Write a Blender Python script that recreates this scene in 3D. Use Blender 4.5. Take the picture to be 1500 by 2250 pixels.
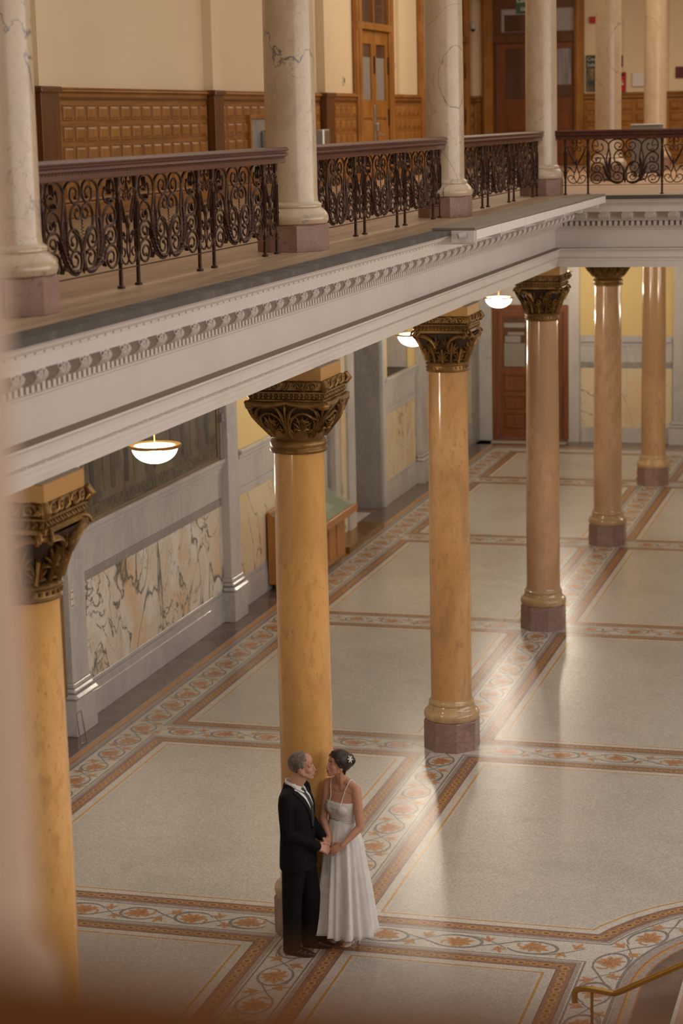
import bpy, math, random
import numpy as np
from mathutils import Vector, Matrix, Euler
from mathutils.bvhtree import BVHTree
random.seed(7)
SC = bpy.context.scene
for o in list(bpy.data.objects): bpy.data.objects.remove(o)
COL = SC.collection
pi = math.pi

# ---------------------------------------------------------------- camera, world, lights, exposure
CAMP = (5.0845, -21.9918, 6.9337)
YAW, PITCH, ROLL, FPX = -0.279626, 0.185734, -0.022326, 4588.7
cd = bpy.data.cameras.new('camera'); cam = bpy.data.objects.new('camera', cd); COL.objects.link(cam)
fw = Vector((math.sin(YAW)*math.cos(PITCH), math.cos(YAW)*math.cos(PITCH), -math.sin(PITCH)))
rt = Vector((math.cos(YAW), -math.sin(YAW), 0)); up = rt.cross(fw)
r2 = math.cos(ROLL)*rt + math.sin(ROLL)*up; u2 = -math.sin(ROLL)*rt + math.cos(ROLL)*up
M = Matrix((r2, u2, -fw)).transposed().to_4x4(); M.translation = Vector(CAMP); cam.matrix_world = M
cd.sensor_fit = 'VERTICAL'; cd.sensor_height = 36.0; cd.lens = FPX/2250*36.0
cd.clip_start = .05; cd.clip_end = 200
cd.dof.use_dof = True; cd.dof.focus_distance = 17.6; cd.dof.aperture_fstop = 2.3
SC.camera = cam
SC.view_settings.view_transform = 'Standard'; SC.view_settings.look = 'None'
SC.view_settings.gamma = 1; SC.view_settings.use_curve_mapping = False
SC.view_settings.exposure = 0.0
W = bpy.data.worlds.new('world'); SC.world = W; W.use_nodes = True
W.node_tree.nodes['Background'].inputs[0].default_value = (1.0, .90, .80, 1)
W.node_tree.nodes['Background'].inputs[1].default_value = .20
def area(name, loc, rot, sx, sy, power, col):
    l = bpy.data.lights.new(name, 'AREA'); l.shape = 'RECTANGLE'; l.size = sx; l.size_y = sy
    l.energy = power; l.color = col
    o = bpy.data.objects.new(name, l); COL.objects.link(o); o.location = loc; o.rotation_euler = rot; return o
area('skylight', (4.6, 0, 13.2), (0, 0, 0), 8, 34, 780, (1, .95, .88))
area('gallery_light', (-2.3, 2, 10.6), (0, 0, 0), 1.2, 30, 125, (1, .84, .66))
area('gallery_light', (2.5, 14, 10.6), (0, 0, 0), 12, 8, 620, (1, .84, .66))
area('hall_windows', (13.3, -7, 6.6), (0, math.radians(90), 0), 4.5, 24, 1150, (1, .94, .90))

# ---------------------------------------------------------------- helpers
def lnk(name, data, parent=None, loc=None):
    o = bpy.data.objects.new(name, data); COL.objects.link(o)
    if parent is not None: o.parent = parent
    if loc is not None: o.location = loc
    return o
def thing(name, label, cat, loc=(0, 0, 0), rz=0, group=None):
    o = lnk(name, None); o.location = loc; o.rotation_euler = (0, 0, rz); tag(o, label, cat, group); return o
def tag(o, label=None, cat=None, group=None, kind=None):
    if label: o['label'] = label
    if cat: o['category'] = cat
    if group: o['group'] = group
    if kind: o['kind'] = kind
    return o
class MB:
    def __init__(s): s.v = []; s.f = []; s.m = []; s.mats = []; s.cur = 0; s.sm = []; s.smooth = False
    def use(s, mat):
        if mat not in s.mats: s.mats.append(mat)
        s.cur = s.mats.index(mat); return s
    def add(s, vs, fs):
        b = len(s.v); s.v += [tuple(p) for p in vs]
        for f in fs: s.f.append(tuple(i+b for i in f)); s.m.append(s.cur); s.sm.append(s.smooth)
    nbox = 0
    def box(s, x0, x1, y0, y1, z0, z1, b=0):
        MB.nbox += 1; e = (MB.nbox % 11)*.00022        # hair's breadth offsets keep faces from coinciding
        if x1 < x0: x0, x1 = x1, x0
        if y1 < y0: y0, y1 = y1, y0
        if min(x1-x0, y1-y0, z1-z0) > .012 and z0 > .001: x0 += e; x1 -= e; y0 += e; y1 -= e; z0 += e; z1 -= e
        if b <= 0:
            s.add([(x, y, z) for x in (x0, x1) for y in (y0, y1) for z in (z0, z1)],
                  [(0, 1, 3, 2), (4, 6, 7, 5), (0, 4, 5, 1), (2, 3, 7, 6), (0, 2, 6, 4), (1, 5, 7, 3)])
        else:
            c = [((x0+x1)/2), ((y0+y1)/2), ((z0+z1)/2)]; h = [abs(x1-x0)/2, abs(y1-y0)/2, abs(z1-z0)/2]
            b = min(b, min(h)*.9)
            vs = []; idx = {}
            for sx in (-1, 1):
                for sy in (-1, 1):
                    for sz in (-1, 1):
                        for k in range(3):
                            p = [h[0]-b, h[1]-b, h[2]-b]; p[k] = h[k]
                            idx[(sx, sy, sz, k)] = len(vs)
                            vs.append((c[0]+sx*p[0], c[1]+sy*p[1], c[2]+sz*p[2]))
            fs = []
            S = (-1, 1)
            for k in range(3):
                a, d = [(1, 2), (0, 2), (0, 1)][k]
                for sk in S:
                    q = []
                    for (sa, sd) in ((-1, -1), (1, -1), (1, 1), (-1, 1)):
                        t = [0, 0, 0]; t[k] = sk; t[a] = sa; t[d] = sd; q.append(idx[(t[0], t[1], t[2], k)])
                    fs.append(tuple(q))
            for k in range(3):          # edges along axis k
                a, d = [(1, 2), (0, 2), (0, 1)][k]
                for sa in S:
                    for sd in S:
                        q = []
                        for (sk, kk) in ((-1, a), (1, a), (1, d), (-1, d)):
                            t = [0, 0, 0]; t[k] = sk; t[a] = sa; t[d] = sd; q.append(idx[(t[0], t[1], t[2], kk)])
                        fs.append(tuple(q))
            for sx in S:
                for sy in S:
                    for sz in S: fs.append(tuple(idx[(sx, sy, sz, k)] for k in range(3)))
            s.add(vs, fs)
        return s
    def lathe(s, prof, n=48, c=(0, 0, 0), rotoff=0, cap=True):
        vs = []; fs = []
        for (r, z) in prof:
            for i in range(n):
                a = 2*pi*i/n+rotoff; vs.append((c[0]+r*math.cos(a), c[1]+r*math.sin(a), c[2]+z))
        for j in range(len(prof)-1):
            for i in range(n):
                k = (i+1) % n; fs.append((j*n+i, j*n+k, (j+1)*n+k, (j+1)*n+i))
        if cap: fs.append(tuple(range(n))[::-1]); fs.append(tuple((len(prof)-1)*n+i for i in range(n)))
        s.add(vs, fs); return s
    def tube(s, pts, r, n=6, cap=True, flat=1.0, upv=None):
        pts = [Vector(p) for p in pts]; m = len(pts)
        rs = r if isinstance(r, (list, tuple)) else [r]*m
        vs = []; fs = []; N = None
        for i, p in enumerate(pts):
            t = (pts[min(i+1, m-1)]-pts[max(i-1, 0)])
            t = t.normalized() if t.length > 1e-9 else Vector((0, 0, 1))
            if upv is not None:
                N = Vector(upv[i] if isinstance(upv, list) else upv); N = (N-t*N.dot(t)); N = N.normalized() if N.length > 1e-6 else t.orthogonal().normalized()
            elif N is None: N = t.orthogonal().normalized()
            else:
                N = (N-t*N.dot(t)); N = N.normalized() if N.length > 1e-6 else t.orthogonal().normalized()
            B = t.cross(N)
            for k in range(n):
                a = 2*pi*k/n; vs.append(p+rs[i]*(flat*math.cos(a)*N+math.sin(a)*B))
        for i in range(m-1):
            for k in range(n):
                q = (k+1) % n; fs.append((i*n+k, i*n+q, (i+1)*n+q, (i+1)*n+k))
        if cap: fs.append(tuple(range(n))[::-1]); fs.append(tuple((m-1)*n+k for k in range(n)))
        s.add(vs, fs); return s
    def strip(s, pts, ws, z=0.0, fn=None):          # flat ribbon in the plane
        MB.nbox += 1; z += (MB.nbox % 24)*2.6e-5
        m = len(pts); vs = []; ws = ws if isinstance(ws, (list, tuple)) else [ws]*m
        for i, (x, y) in enumerate(pts):
            a = pts[max(i-1, 0)]; b = pts[min(i+1, m-1)]; dx, dy = b[0]-a[0], b[1]-a[1]; L = math.hypot(dx, dy) or 1
            nx, ny = -dy/L*ws[i]/2, dx/L*ws[i]/2
            for q in ((x+nx, y+ny), (x-nx, y-ny)): vs.append((*(fn(*q) if fn else q), z))
        s.add(vs, [(2*i, 2*i+1, 2*i+3, 2*i+2) for i in range(m-1)]); return s
    def build(s, name, mat=None, parent=None, loc=None, auto=None):
        me = bpy.data.meshes.new(name); me.from_pydata(s.v, [], s.f)
        mats = s.mats if s.mats else [mat]
        for m_ in mats: me.materials.append(m_)
        if len(mats) > 1: me.polygons.foreach_set('material_index', s.m)
        if auto is not None:
            me.polygons.foreach_set('use_smooth', [True]*len(me.polygons))
            me.update(); me.set_sharp_from_angle(angle=math.radians(auto))
        elif any(s.sm): me.polygons.foreach_set('use_smooth', s.sm)
        me.update(); return lnk(name, me, parent, loc)
def inst(o, parent, loc=None, name=None, rz=None):
    c = o.copy(); COL.objects.link(c); c.parent = parent
    if loc is not None: c.location = loc
    if rz is not None: c.rotation_euler = (0, 0, rz)
    return c
def bez(p, n=24):                                   # Catmull-Rom through points
    P_ = [p[0]]+list(p)+[p[-1]]; out = []; k = len(p)-1; per = max(2, n//k)
    for i in range(k):
        a, b, c, d = [np.array(q, float) for q in P_[i:i+4]]
        for j in range(per):
            t = j/per; out.append(tuple(.5*((2*b)+(-a+c)*t+(2*a-5*b+4*c-d)*t*t+(-a+3*b-3*c+d)*t**3)))
    out.append(tuple(float(x) for x in p[-1])); return out

# ---------------------------------------------------------------- materials
def mat(name, col, rough=.5, metal=0., layers=(), bump=None, emis=None, coat=0., sc=(1, 1, 1), trans=0., ior=1.45, obj=False, spec=.5):
    m = bpy.data.materials.new(name); m.use_nodes = True; nt = m.node_tree; N = nt.nodes; L = nt.links
    bs = N['Principled BSDF']; bs.inputs['Roughness'].default_value = rough; bs.inputs['Metallic'].default_value = metal
    bs.inputs['Coat Weight'].default_value = coat; bs.inputs['Coat Roughness'].default_value = .12
    bs.inputs['Transmission Weight'].default_value = trans; bs.inputs['IOR'].default_value = ior
    bs.inputs['Specular IOR Level'].default_value = spec
    if obj: g = N.new('ShaderNodeTexCoord').outputs['Object']
    else: g = N.new('ShaderNodeNewGeometry').outputs['Position']
    mp = N.new('ShaderNodeMapping'); mp.inputs['Scale'].default_value = sc; L.new(g, mp.inputs[0]); vec = mp.outputs[0]
    rgb = N.new('ShaderNodeRGB'); rgb.outputs[0].default_value = (*col, 1); cur = rgb.outputs[0]
    def noise(scale, det=4, dist=0., off=0.):
        t = N.new('ShaderNodeTexNoise'); t.inputs['Scale'].default_value = scale; t.inputs['Detail'].default_value = det; t.inputs['Distortion'].default_value = dist
        if off:
            ad = N.new('ShaderNodeVectorMath'); ad.inputs[1].default_value = (off, off*1.7, off*.6); L.new(vec, ad.inputs[0]); L.new(ad.outputs[0], t.inputs['Vector'])
        else: L.new(vec, t.inputs['Vector'])
        return t.outputs[0]
    def mr(x, a, b, c=0., d=1.):
        t = N.new('ShaderNodeMapRange'); t.inputs[1].default_value = a; t.inputs[2].default_value = b; t.inputs[3].default_value = c; t.inputs[4].default_value = d; L.new(x, t.inputs[0]); return t.outputs[0]
    def ma(op, x, y):
        t = N.new('ShaderNodeMath'); t.operation = op
        for i, q in enumerate((x, y)):
            if isinstance(q, (int, float)): t.inputs[i].default_value = q
            elif q is not None: L.new(q, t.inputs[i])
        return t.outputs[0]
    def mix(fac, c2, mode='MIX'):
        t = N.new('ShaderNodeMix'); t.data_type = 'RGBA'; t.blend_type = mode
        L.new(fac, t.inputs[0]) if not isinstance(fac, (int, float)) else setattr(t.inputs[0], 'default_value', fac)
        L.new(cur, t.inputs[6])
        if isinstance(c2, tuple): t.inputs[7].default_value = (*c2, 1)
        else: L.new(c2, t.inputs[7])
        return t.outputs[2]
    for ly in layers:
        k = ly[0]
        if k == 'n':      # ('n', scale, col, lo, hi, detail, dist, off)
            _, s_, c_, lo, hi = ly[:5]; det = ly[5] if len(ly) > 5 else 4; di = ly[6] if len(ly) > 6 else 0; of = ly[7] if len(ly) > 7 else 0
            cur = mix(mr(noise(s_, det, di, of), lo, hi), c_)
        elif k == 'v':    # ('v', scale, col, width, strength, dist, off, masklo, maskhi)
            _, s_, c_, w_, st, di, of = ly[:7]; mlo, mhi = ly[7:9] if len(ly) > 7 else (.35, .6)
            a = ma('ABSOLUTE', ma('SUBTRACT', noise(s_, 6, di, of), .5), None)
            f = ma('MULTIPLY', mr(a, 0, w_, st, 0), mr(noise(s_*.6, 2, 0, of+11), mlo, mhi))
            cur = mix(f, c_)
        elif k == 'w':    # wood grain ('w', scale, col, strength, axis)
            _, s_, c_, st, ax = ly
            t = N.new('ShaderNodeTexNoise'); t.inputs['Scale'].default_value = s_; t.inputs['Detail'].default_value = 5
            m2 = N.new('ShaderNodeMapping'); q = [1., 1., 1.]; q[ax] = .05; m2.inputs['Scale'].default_value = q; L.new(vec, m2.inputs[0]); L.new(m2.outputs[0], t.inputs['Vector'])
            cur = mix(mr(t.outputs[0], .4, .62, 0, st), c_)
        elif k == 'm':    # mosaic tesserae ('m', scale, variation, groutcol, groutstrength)
            _, s_, va, gc, gs = ly
            t = N.new('ShaderNodeTexVoronoi'); t.inputs['Scale'].default_value = s_; t.inputs['Randomness'].default_value = .7; L.new(vec, t.inputs['Vector'])
            sp = N.new('ShaderNodeSeparateColor'); L.new(t.outputs['Color'], sp.inputs[0])
            v = mr(sp.outputs[0], 0, 1, 1-va, 1+va*.6)
            cmb = N.new('ShaderNodeCombineColor')
            for i in range(3): L.new(v, cmb.inputs[i])
            cur = mix(1.0, cmb.outputs[0], 'MULTIPLY')
            e = N.new('ShaderNodeTexVoronoi'); e.feature = 'DISTANCE_TO_EDGE'; e.inputs['Scale'].default_value = s_; e.inputs['Randomness'].default_value = .7; L.new(vec, e.inputs['Vector'])
            cur = mix(mr(e.outputs[0], .02, .14, gs, 0), gc)
    L.new(cur, bs.inputs['Base Color'])
    if bump:
        s_, st = bump[:2]; b = N.new('ShaderNodeBump'); b.inputs['Strength'].default_value = st; b.inputs['Distance'].default_value = bump[2] if len(bump) > 2 else .01
        L.new(noise(s_, 5), b.inputs['Height']); L.new(b.outputs[0], bs.inputs['Normal'])
    if emis: bs.inputs['Emission Color'].default_value = (*emis[0], 1); bs.inputs['Emission Strength'].default_value = emis[1]
    return m
def stonecol(nm, c, dk, lt):
    return mat(nm, c, .16, coat=.35, layers=[('n', 1.5, lt, .42, .68, 5, .4), ('n', 3.0, dk, .52, .75, 8, .6, 3), ('n', 14, tuple(x*.72 for x in c), .52, .78, 8, .4, 7), ('n', 60, tuple(x*.6 for x in c), .60, .75, 4, .4, 17), ('n', .9, tuple(x*.80 for x in c), .48, .6, 5, .8, 27),
        ('v', 2.2, tuple(x*.6 for x in c), .008, .35, .8, 5, .5, .62)], sc=(1, 1, .45))
G = {}
G['shaftA'] = stonecol('gold marble', (.72, .39, .125), (.54, .28, .10), (.80, .46, .18))
G['shaftB'] = stonecol('orange marble', (.54, .285, .11), (.38, .21, .10), (.60, .36, .17))
G['shaftC'] = stonecol('rose marble', (.56, .32, .17), (.45, .27, .16), (.63, .41, .25))
G['shaftD'] = stonecol('peach marble', (.58, .35, .19), (.48, .29, .17), (.66, .43, .25))
G['shaftE'] = stonecol('tan marble', (.48, .28, .14), (.38, .23, .13), (.58, .37, .20))
G['basem'] = stonecol('tan base marble', (.50, .32, .16), (.36, .23, .14), (.58, .42, .24))
G['plinth'] = mat('purple plinth stone', (.27, .165, .145), .22, layers=[('n', 4, (.34, .21, .19), .45, .65, 6), ('w', 30, (.20, .12, .105), .6, 1)], coat=.2)
G['uplinth'] = mat('pink plinth stone', (.235, .13, .095), .5, layers=[('n', 5, (.28, .165, .13), .45, .65, 6), ('n', 40, (.17, .09, .065), .55, .7, 6)])
G['ucol'] = mat('cream veined marble', (.47, .345, .22), .28, layers=[('n', 1.2, (.53, .41, .29), .4, .7, 4, .5), ('n', 5, (.40, .29, .18), .5, .75, 6, 1),
    ('v', 1.0, (.07, .075, .085), .007, .95, 1.9, 4, .47, .56), ('v', 2.6, (.14, .13, .135), .009, .8, 2.4, 13, .50, .60), ('n', 60, (.38, .27, .18), .58, .75, 5)], sc=(1, 1, .55), coat=.2)
G['bronze'] = mat('dark gilded bronze', (.19, .10, .028), .42, .55, layers=[('n', 9, (.30, .165, .05), .45, .7, 5), ('n', 3, (.10, .055, .018), .5, .75, 4)], bump=(60, .3, .004))
G['bronzedk'] = mat('very dark bronze bell', (.035, .018, .006), .7, .2)  # bell core behind the leaves, much darker than the carved bronze
G['ochre'] = mat('ochre painted block', (.42, .22, .06), .5)
G['plaster'] = mat('off white painted plaster', (.62, .56, .51), .6, layers=[('n', 1.5, (.585, .525, .47), .45, .7, 4), ('n', 40, (.57, .51, .455), .6, .75, 4)])
G['dustshade'] = mat('dusty ledge and shaded gap plaster', (.30, .23, .17), .8)  # brown of the dusty ledges, also the painted shade behind the dentils
G['slate'] = mat('dark slate curb', (.065, .054, .046), .7, layers=[('n', 6, (.11, .093, .08), .5, .7, 5)])
G['cream'] = mat('cream painted wall', (.72, .575, .38), .7, layers=[('n', .6, (.68, .54, .36), .4, .7, 3)], bump=(80, .05))
G['yellow'] = mat('yellow painted wall', (.66, .49, .22), .65)
G['ceil'] = mat('white ceiling paint', (.6, .54, .46), .8)
G['carrara'] = mat('pale grey marble', (.50, .475, .47), .3, layers=[('n', 1.4, (.41, .395, .405), .45, .65, 6, .8), ('v', 1.6, (.30, .29, .305), .02, .45, 1.5, 2), ('n', 14, (.53, .505, .49), .5, .75, 6)], coat=.15, sc=(1, 1, .5))
G['carrgrey'] = mat('darker grey marble', (.30, .275, .26), .35, layers=[('n', 1.4, (.25, .23, .225), .45, .65, 6, .8), ('v', 2, (.17, .16, .16), .02, .5, 1.5, 2), ('n', 18, (.36, .33, .31), .5, .75, 6)], sc=(1, 1, .5))
G['paon'] = mat('breccia marble with black veins', (.70, .62, .52), .22, layers=[('n', 1.1, (.70, .50, .32), .48, .64, 5, .8, 3), ('n', 1.6, (.76, .72, .66), .5, .6, 3, .5, 8), ('n', 6, (.60, .52, .43), .55, .75, 6, .5, 18),
    ('v', .75, (.05, .055, .06), .016, 1.0, 1.3, 6, .38, .47), ('v', 1.5, (.07, .07, .07), .016, 1.0, 1.7, 21, .45, .54), ('v', 2.6, (.30, .20, .13), .012, .7, 1.5, 31, .46, .56), ('v', 5, (.12, .11, .10), .03, .8, 1.5, 41, .56, .62)], coat=.25, sc=(1, 1, .75))
G['paony'] = mat('yellow breccia marble', (.68, .58, .41), .25, layers=[('n', 1.3, (.68, .50, .30), .47, .64, 5, .8, 3), ('v', .9, (.09, .09, .09), .012, .95, 1.2, 16, .42, .52), ('v', 2.0, (.22, .18, .13), .012, .7, 1.6, 31, .46, .56)], coat=.2, sc=(1, 1, .7))
G['oak'] = mat('varnished oak', (.33, .135, .020), .45, layers=[('w', 26, (.18, .068, .011), .65, 2), ('n', 2, (.37, .16, .028), .45, .7, 3)], coat=.05)
G['oakh'] = mat('varnished oak crosswise', (.32, .13, .020), .48, layers=[('w', 26, (.18, .068, .011), .65, 1)], coat=.05)
G['oakdk'] = mat('dark oak', (.14, .052, .012), .35, layers=[('w', 24, (.075, .026, .007), .6, 2)], coat=.12)
G['doorred'] = mat('reddish stained wood', (.20, .062, .017), .35, layers=[('w', 22, (.11, .032, .010), .6, 2)], coat=.1)
G['rail'] = mat('mahogany handrail', (.105, .033, .018), .35, layers=[('w', 20, (.05, .015, .009), .6, 1)], coat=.15)
G['railnear'] = mat('orange brown handrail', (.24, .075, .004), .75, spec=.2)
G['iron'] = mat('brown wrought iron', (.045, .019, .010), .42, .5, layers=[('n', 25, (.085, .035, .016), .5, .7, 4)])
G['boards'] = mat('gallery floor boards', (.40, .27, .165), .45, layers=[('w', 9, (.27, .15, .085), .8, 1), ('w', 40, (.48, .35, .22), .5, 1)], coat=.1)
G['boardsx'] = mat('gallery floor boards crosswise', (.40, .27, .165), .45, layers=[('w', 9, (.27, .15, .085), .8, 0), ('w', 40, (.48, .35, .22), .5, 0)], coat=.1)
G['deck'] = mat('grey brown deck board', (.21, .165, .125), .65, layers=[('w', 8, (.17, .13, .10), .6, 1)])
G['white'] = mat('white painted board', (.66, .61, .56), .5)
MR = .27
def mos(nm, c, r=MR, va=.28, gs=.35):
    return mat(nm, c, r, layers=[('n', .7, tuple(x*.86 for x in c), .5, .72, 4, .5), ('n', 3.3, tuple(x*.90 for x in c), .55, .75, 6, .5, 5), ('m', 78, va, (c[0]*.45, c[1]*.42, c[2]*.4), gs)], bump=(7, .05, .004), spec=.38)
G['field'] = mos('cream tesserae field', (.53, .492, .445), va=.2)
G['mwhite'] = mos('white tesserae', (.60, .56, .51), va=.2, gs=.45)
G['mgrey'] = mos('grey tesserae line', (.22, .20, .19))
G['mauve'] = mos('mauve tesserae line', (.36, .30, .27))
G['mred'] = mos('brick red tesserae', (.30, .155, .105))
G['mbrown'] = mos('dark red tesserae', (.20, .085, .06))
G['mochre'] = mos('ochre tesserae', (.52, .29, .09))
G['morange'] = mos('orange leaf tesserae', (.50, .255, .11), va=.2)
G['mrust'] = mos('rust leaf tesserae', (.36, .155, .07))
G['darkst'] = mat('polished purple brown stone border', (.135, .092, .074), .16, layers=[('n', 3, (.19, .135, .11), .45, .65, 5), ('n', 60, (.09, .06, .05), .5, .7, 4)])
G['lampg'] = mat('glowing opal glass', (1, .97, .9), .3, emis=((1, .92, .76), 9.0))
G['brass'] = mat('aged brass', (.38, .22, .07), .35, .9, layers=[('n', 12, (.25, .15, .06), .5, .7, 4)])
G['goldpaint'] = mat('brass handrail', (.42, .235, .04), .3, .75)
G['chrome'] = mat('brushed steel', (.55, .53, .5), .3, .9)
G['glass'] = mat('dark window glass', (.10, .05, .03), .08)
G['glassg'] = mat('grey frosted glass', (.27, .25, .23), .25)
G['glassb'] = mat('bluish lit glass', (.36, .33, .33), .3)
G['clear'] = mat('clear case glass', (.80, .9, .84), .02, trans=.92, ior=1.2)
G['green'] = mat('green felt', (.33, .38, .27), .9)
G['paper'] = mat('white paper', (.62, .60, .55), .8)
G['case'] = mat('honey oak case', (.42, .18, .045), .35, layers=[('w', 24, (.33, .13, .03), .6, 2)])
G['black'] = mat('black', (.008, .008, .008), .4)
G['red'] = mat('red paint', (.42, .01, .008), .4)
G['maroon'] = mat('maroon plate', (.10, .015, .015), .4)
G['dgreen'] = mat('dark green sign', (.02, .05, .03), .5)
G['signw'] = mat('white sign lettering', (.6, .58, .5), .6)
G['grey'] = mat('grey painted metal', (.16, .145, .13), .4)
G['lgrey'] = mat('light grey plastic', (.45, .43, .40), .5)
# ---------------------------------------------------------------- building shell
YC = {'Z': -11.06, 'A': -5.531, 'B': 0.0, 'C': 5.662, 'D': 11.486, 'E': 17.19}
YCC = YC['C']; WX = -4.47; YF = 22.15; XR = 9.22
def S(o): o['kind'] = 'structure'; return o
# floor base
b = MB(); b.use(G['field']); b.box(WX-.5, 14, -26, YF+.3, -.3, 0)
floor = S(b.build('floor')); floor['label'] = 'polished mosaic floor of cream fields framed by leaf scroll borders'
# walls, ceilings of the ground floor
def wall_left():
    b = MB(); b.use(G['carrara'])
    b.box(WX-.45, WX, -26, 11.75, 0, 5.3)
    b.box(WX-.45, WX, 11.75, 13.95, 3.6, 5.3)
    b.box(WX-.45, WX, 13.95, 14.4, 0, 5.3); b.box(WX-.45, WX, 14.4, 16.0, 0, 2.3); b.box(WX-.45, WX, 14.4, 16.0, 3.7, 5.3); b.box(WX-.45, WX, 16.0, YF+.2, 0, 5.3)
    w = S(b.build('wall_left')); w['label'] = 'lower marble clad wall of the left aisle'
    b = MB(); b.use(G['yellow']); b.box(WX-.47, WX-.44, 14.3, 16.1, 2.2, 3.8)
    b.build('niche_back', None, w)
    b = MB(); b.box(WX-.44, WX+.01, 14.4, 16.0, 2.3, 2.33); b.build('niche_sill', G['slate'], w)
    b = MB(); b.box(-5.6, WX-.001, 13.942, 13.95, 0, 3.6); b.build('opening_reveal', G['carrgrey'], w)
    b = MB(); b.box(-7, -6.9, 11, 15, 0, 4); b.build('passage_wall', G['cream'], w)
    b = MB(); b.box(-6.9, -5.6, 11.5, 13.95, 3.55, 3.65); b.build('passage_ceiling', G['ceil'], w)
    # plain yellow strips above the marble dado
    for (y0, y1) in ((5.93, 9.6), (14.2, 14.42), (15.98, 16.6), (17.4, YF)):
        b = MB(); b.box(WX, WX+.012, y0, y1, 2.33, 5.0); b.build('painted_panel', G['yellow'], w)
    # dado: plinth, panels, bands, ledge per bay
    def bay(y0, y1, m, n, ledge=True):
        b = MB(); b.box(WX, WX+.025, y0, y1, 0, .30, .004); b.box(WX, WX+.018, y0, y1, .30, .40); b.box(WX, WX+.012, y0, y1, .40, .455, .006); b.build('base_course', G['carrara'], w)
        L_ = (y1-y0)/n
        for i in range(n):
            b = MB(); b.box(WX, WX+.006, y0+i*L_+.002, y0+(i+1)*L_-.002, .455, 1.66, .002); o = b.build('panel', m, w)
        b = MB(); b.box(WX, WX+.018, y0, y1, 1.66, 1.77, .004); b.build('panel_band', G['carrgrey'] if m is G['paon'] else G['carrara'], w)
        L_ = (y1-y0)/3
        for i in range(3):
            b = MB(); b.box(WX, WX+.014, y0+i*L_+.002, y0+(i+1)*L_-.002, 1.775, 2.13, .003); b.build('slab', G['carrara'], w)
        if ledge:
            b = MB(); b.box(WX, WX+.03, y0, y1, 2.13, 2.2, .004); b.box(WX, WX+.055, y0, y1, 2.2, 2.27, .008); b.box(WX, WX+.09, y0, y1, 2.27, 2.33, .01); b.build('ledge', G['carrara'], w)
    bay(-10.4, -.6, G['paon'], 14); bay(.0, 5.35, G['paon'], 7); bay(5.9, 9.9, G['paony'], 6); bay(14.15, 16.55, G['paony'], 3); bay(17.3, 21.6, G['paony'], 4)
    return w
WL = wall_left()
def pilaster(y0, y1, xf, m=None, zt=4.95, ang=None):     # engaged pier on the left wall
    m = m or G['carrara']
    b = MB(); h = .06
    b.box(WX, xf+h, y0-h, y1+h, 0, .43, .006)
    b.box(WX, xf+h+.025, y0-h-.025, y1+h+.025, .43, .50, .03)
    b.box(WX, xf+.04, y0-.04, y1+.04, .50, .56, .02); b.box(WX, xf+.02, y0-.02, y1+.02, .56, .62, .012)
    b.box(WX, xf, y0, y1, .62, zt-.25, .004); b.box(WX, xf+.05, y0-.05, y1+.05, zt-.25, zt, .03)
    return b.build('pier', m, WL)
pilaster(-.50, -.03, -4.34); pilaster(5.17, 5.62, -4.34); pilaster(16.6, 17.14, -4.37); pilaster(-11.0, -10.5, -4.34)
b = MB(); b.box(WX, -4.40, 21.6, YF, 0, 4.95, .004); b.build('pier', G['carrgrey'], WL)
# door surround strips by the passage (marble mouldings)
for (y0, y1, x, m) in ((9.95, 10.35, -4.42, 'carrara'), (10.36, 10.62, -4.36, 'carrgrey'), (10.64, 11.05, -4.40, 'carrara'), (11.06, 11.32, -4.37, 'paony'), (11.34, 11.75, -4.33, 'carrara'), (13.97, 14.14, -4.41, 'carrara')):
    b = MB(); b.box(WX, x, y0, y1, 0, 4.95, .01); b.build('jamb_moulding', G[m], WL)
# strip-like greenish door frame left of first pier
b = MB(); b.box(WX, -4.36, -.72, -.62, 0.5, 4.9, .01); b.build('frame_strip', G['brass'], WL)
# mural in the first bay
mur = MB(); mur.use(mat('aged mural canvas', (.085, .060, .036), .5, layers=[('n', 1.3, (.16, .11, .065), .45, .62, 4, .5), ('n', 4, (.05, .038, .03), .5, .66, 4, .8), ('n', 2.4, (.13, .115, .07), .52, .66, 3, .4, 9)]))
mur.box(WX, WX+.02, .32, 5.02, 2.36, 4.9)
muralt = thing('mural', 'dark aged mural of standing figures above the marble dado', 'painting', (0, 0, 0))
mur.build('canvas', None, muralt)
fm = [mat('mural dark figure', (.03, .025, .024), .5), mat('mural olive figure', (.10, .085, .045), .5), mat('mural brown figure', (.075, .045, .028), .5)]
rnd = random.Random(3)
for i in range(13):                                  # painted standing shapes, flat on the canvas
    y = .6+i*.34+rnd.uniform(-.06, .06); h = rnd.uniform(1.5, 1.9); wd = rnd.uniform(.10, .15); b = MB(); q = []
    for (t, k) in ((0, .25), (.02, .5), (.25, .55), (.5, .8), (.75, 1.0), (.85, .5), (.9, .45), (1, .15)): q.append((t*h, wd*k))
    vs = [(WX+.0225, y-w_, 2.60+rnd.uniform(0, .02)+z_) for z_, w_ in q]+[(WX+.0225, y+w_*rnd.uniform(.8, 1.1), 2.6+z_) for z_, w_ in reversed(q)]
    b.add(vs, [tuple(range(len(vs)))]); b.build('painted_figure', fm[i % 3], muralt)
b = MB(); b.box(WX+.02, WX+.024, .36, 4.98, 2.40, 2.52); b.build('inscription_band', mat('mural lettered band', (.11, .085, .05), .5, layers=[('n', 22, (.045, .035, .025), .5, .56, 3)], sc=(1, 1, .4)), muralt)
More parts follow.
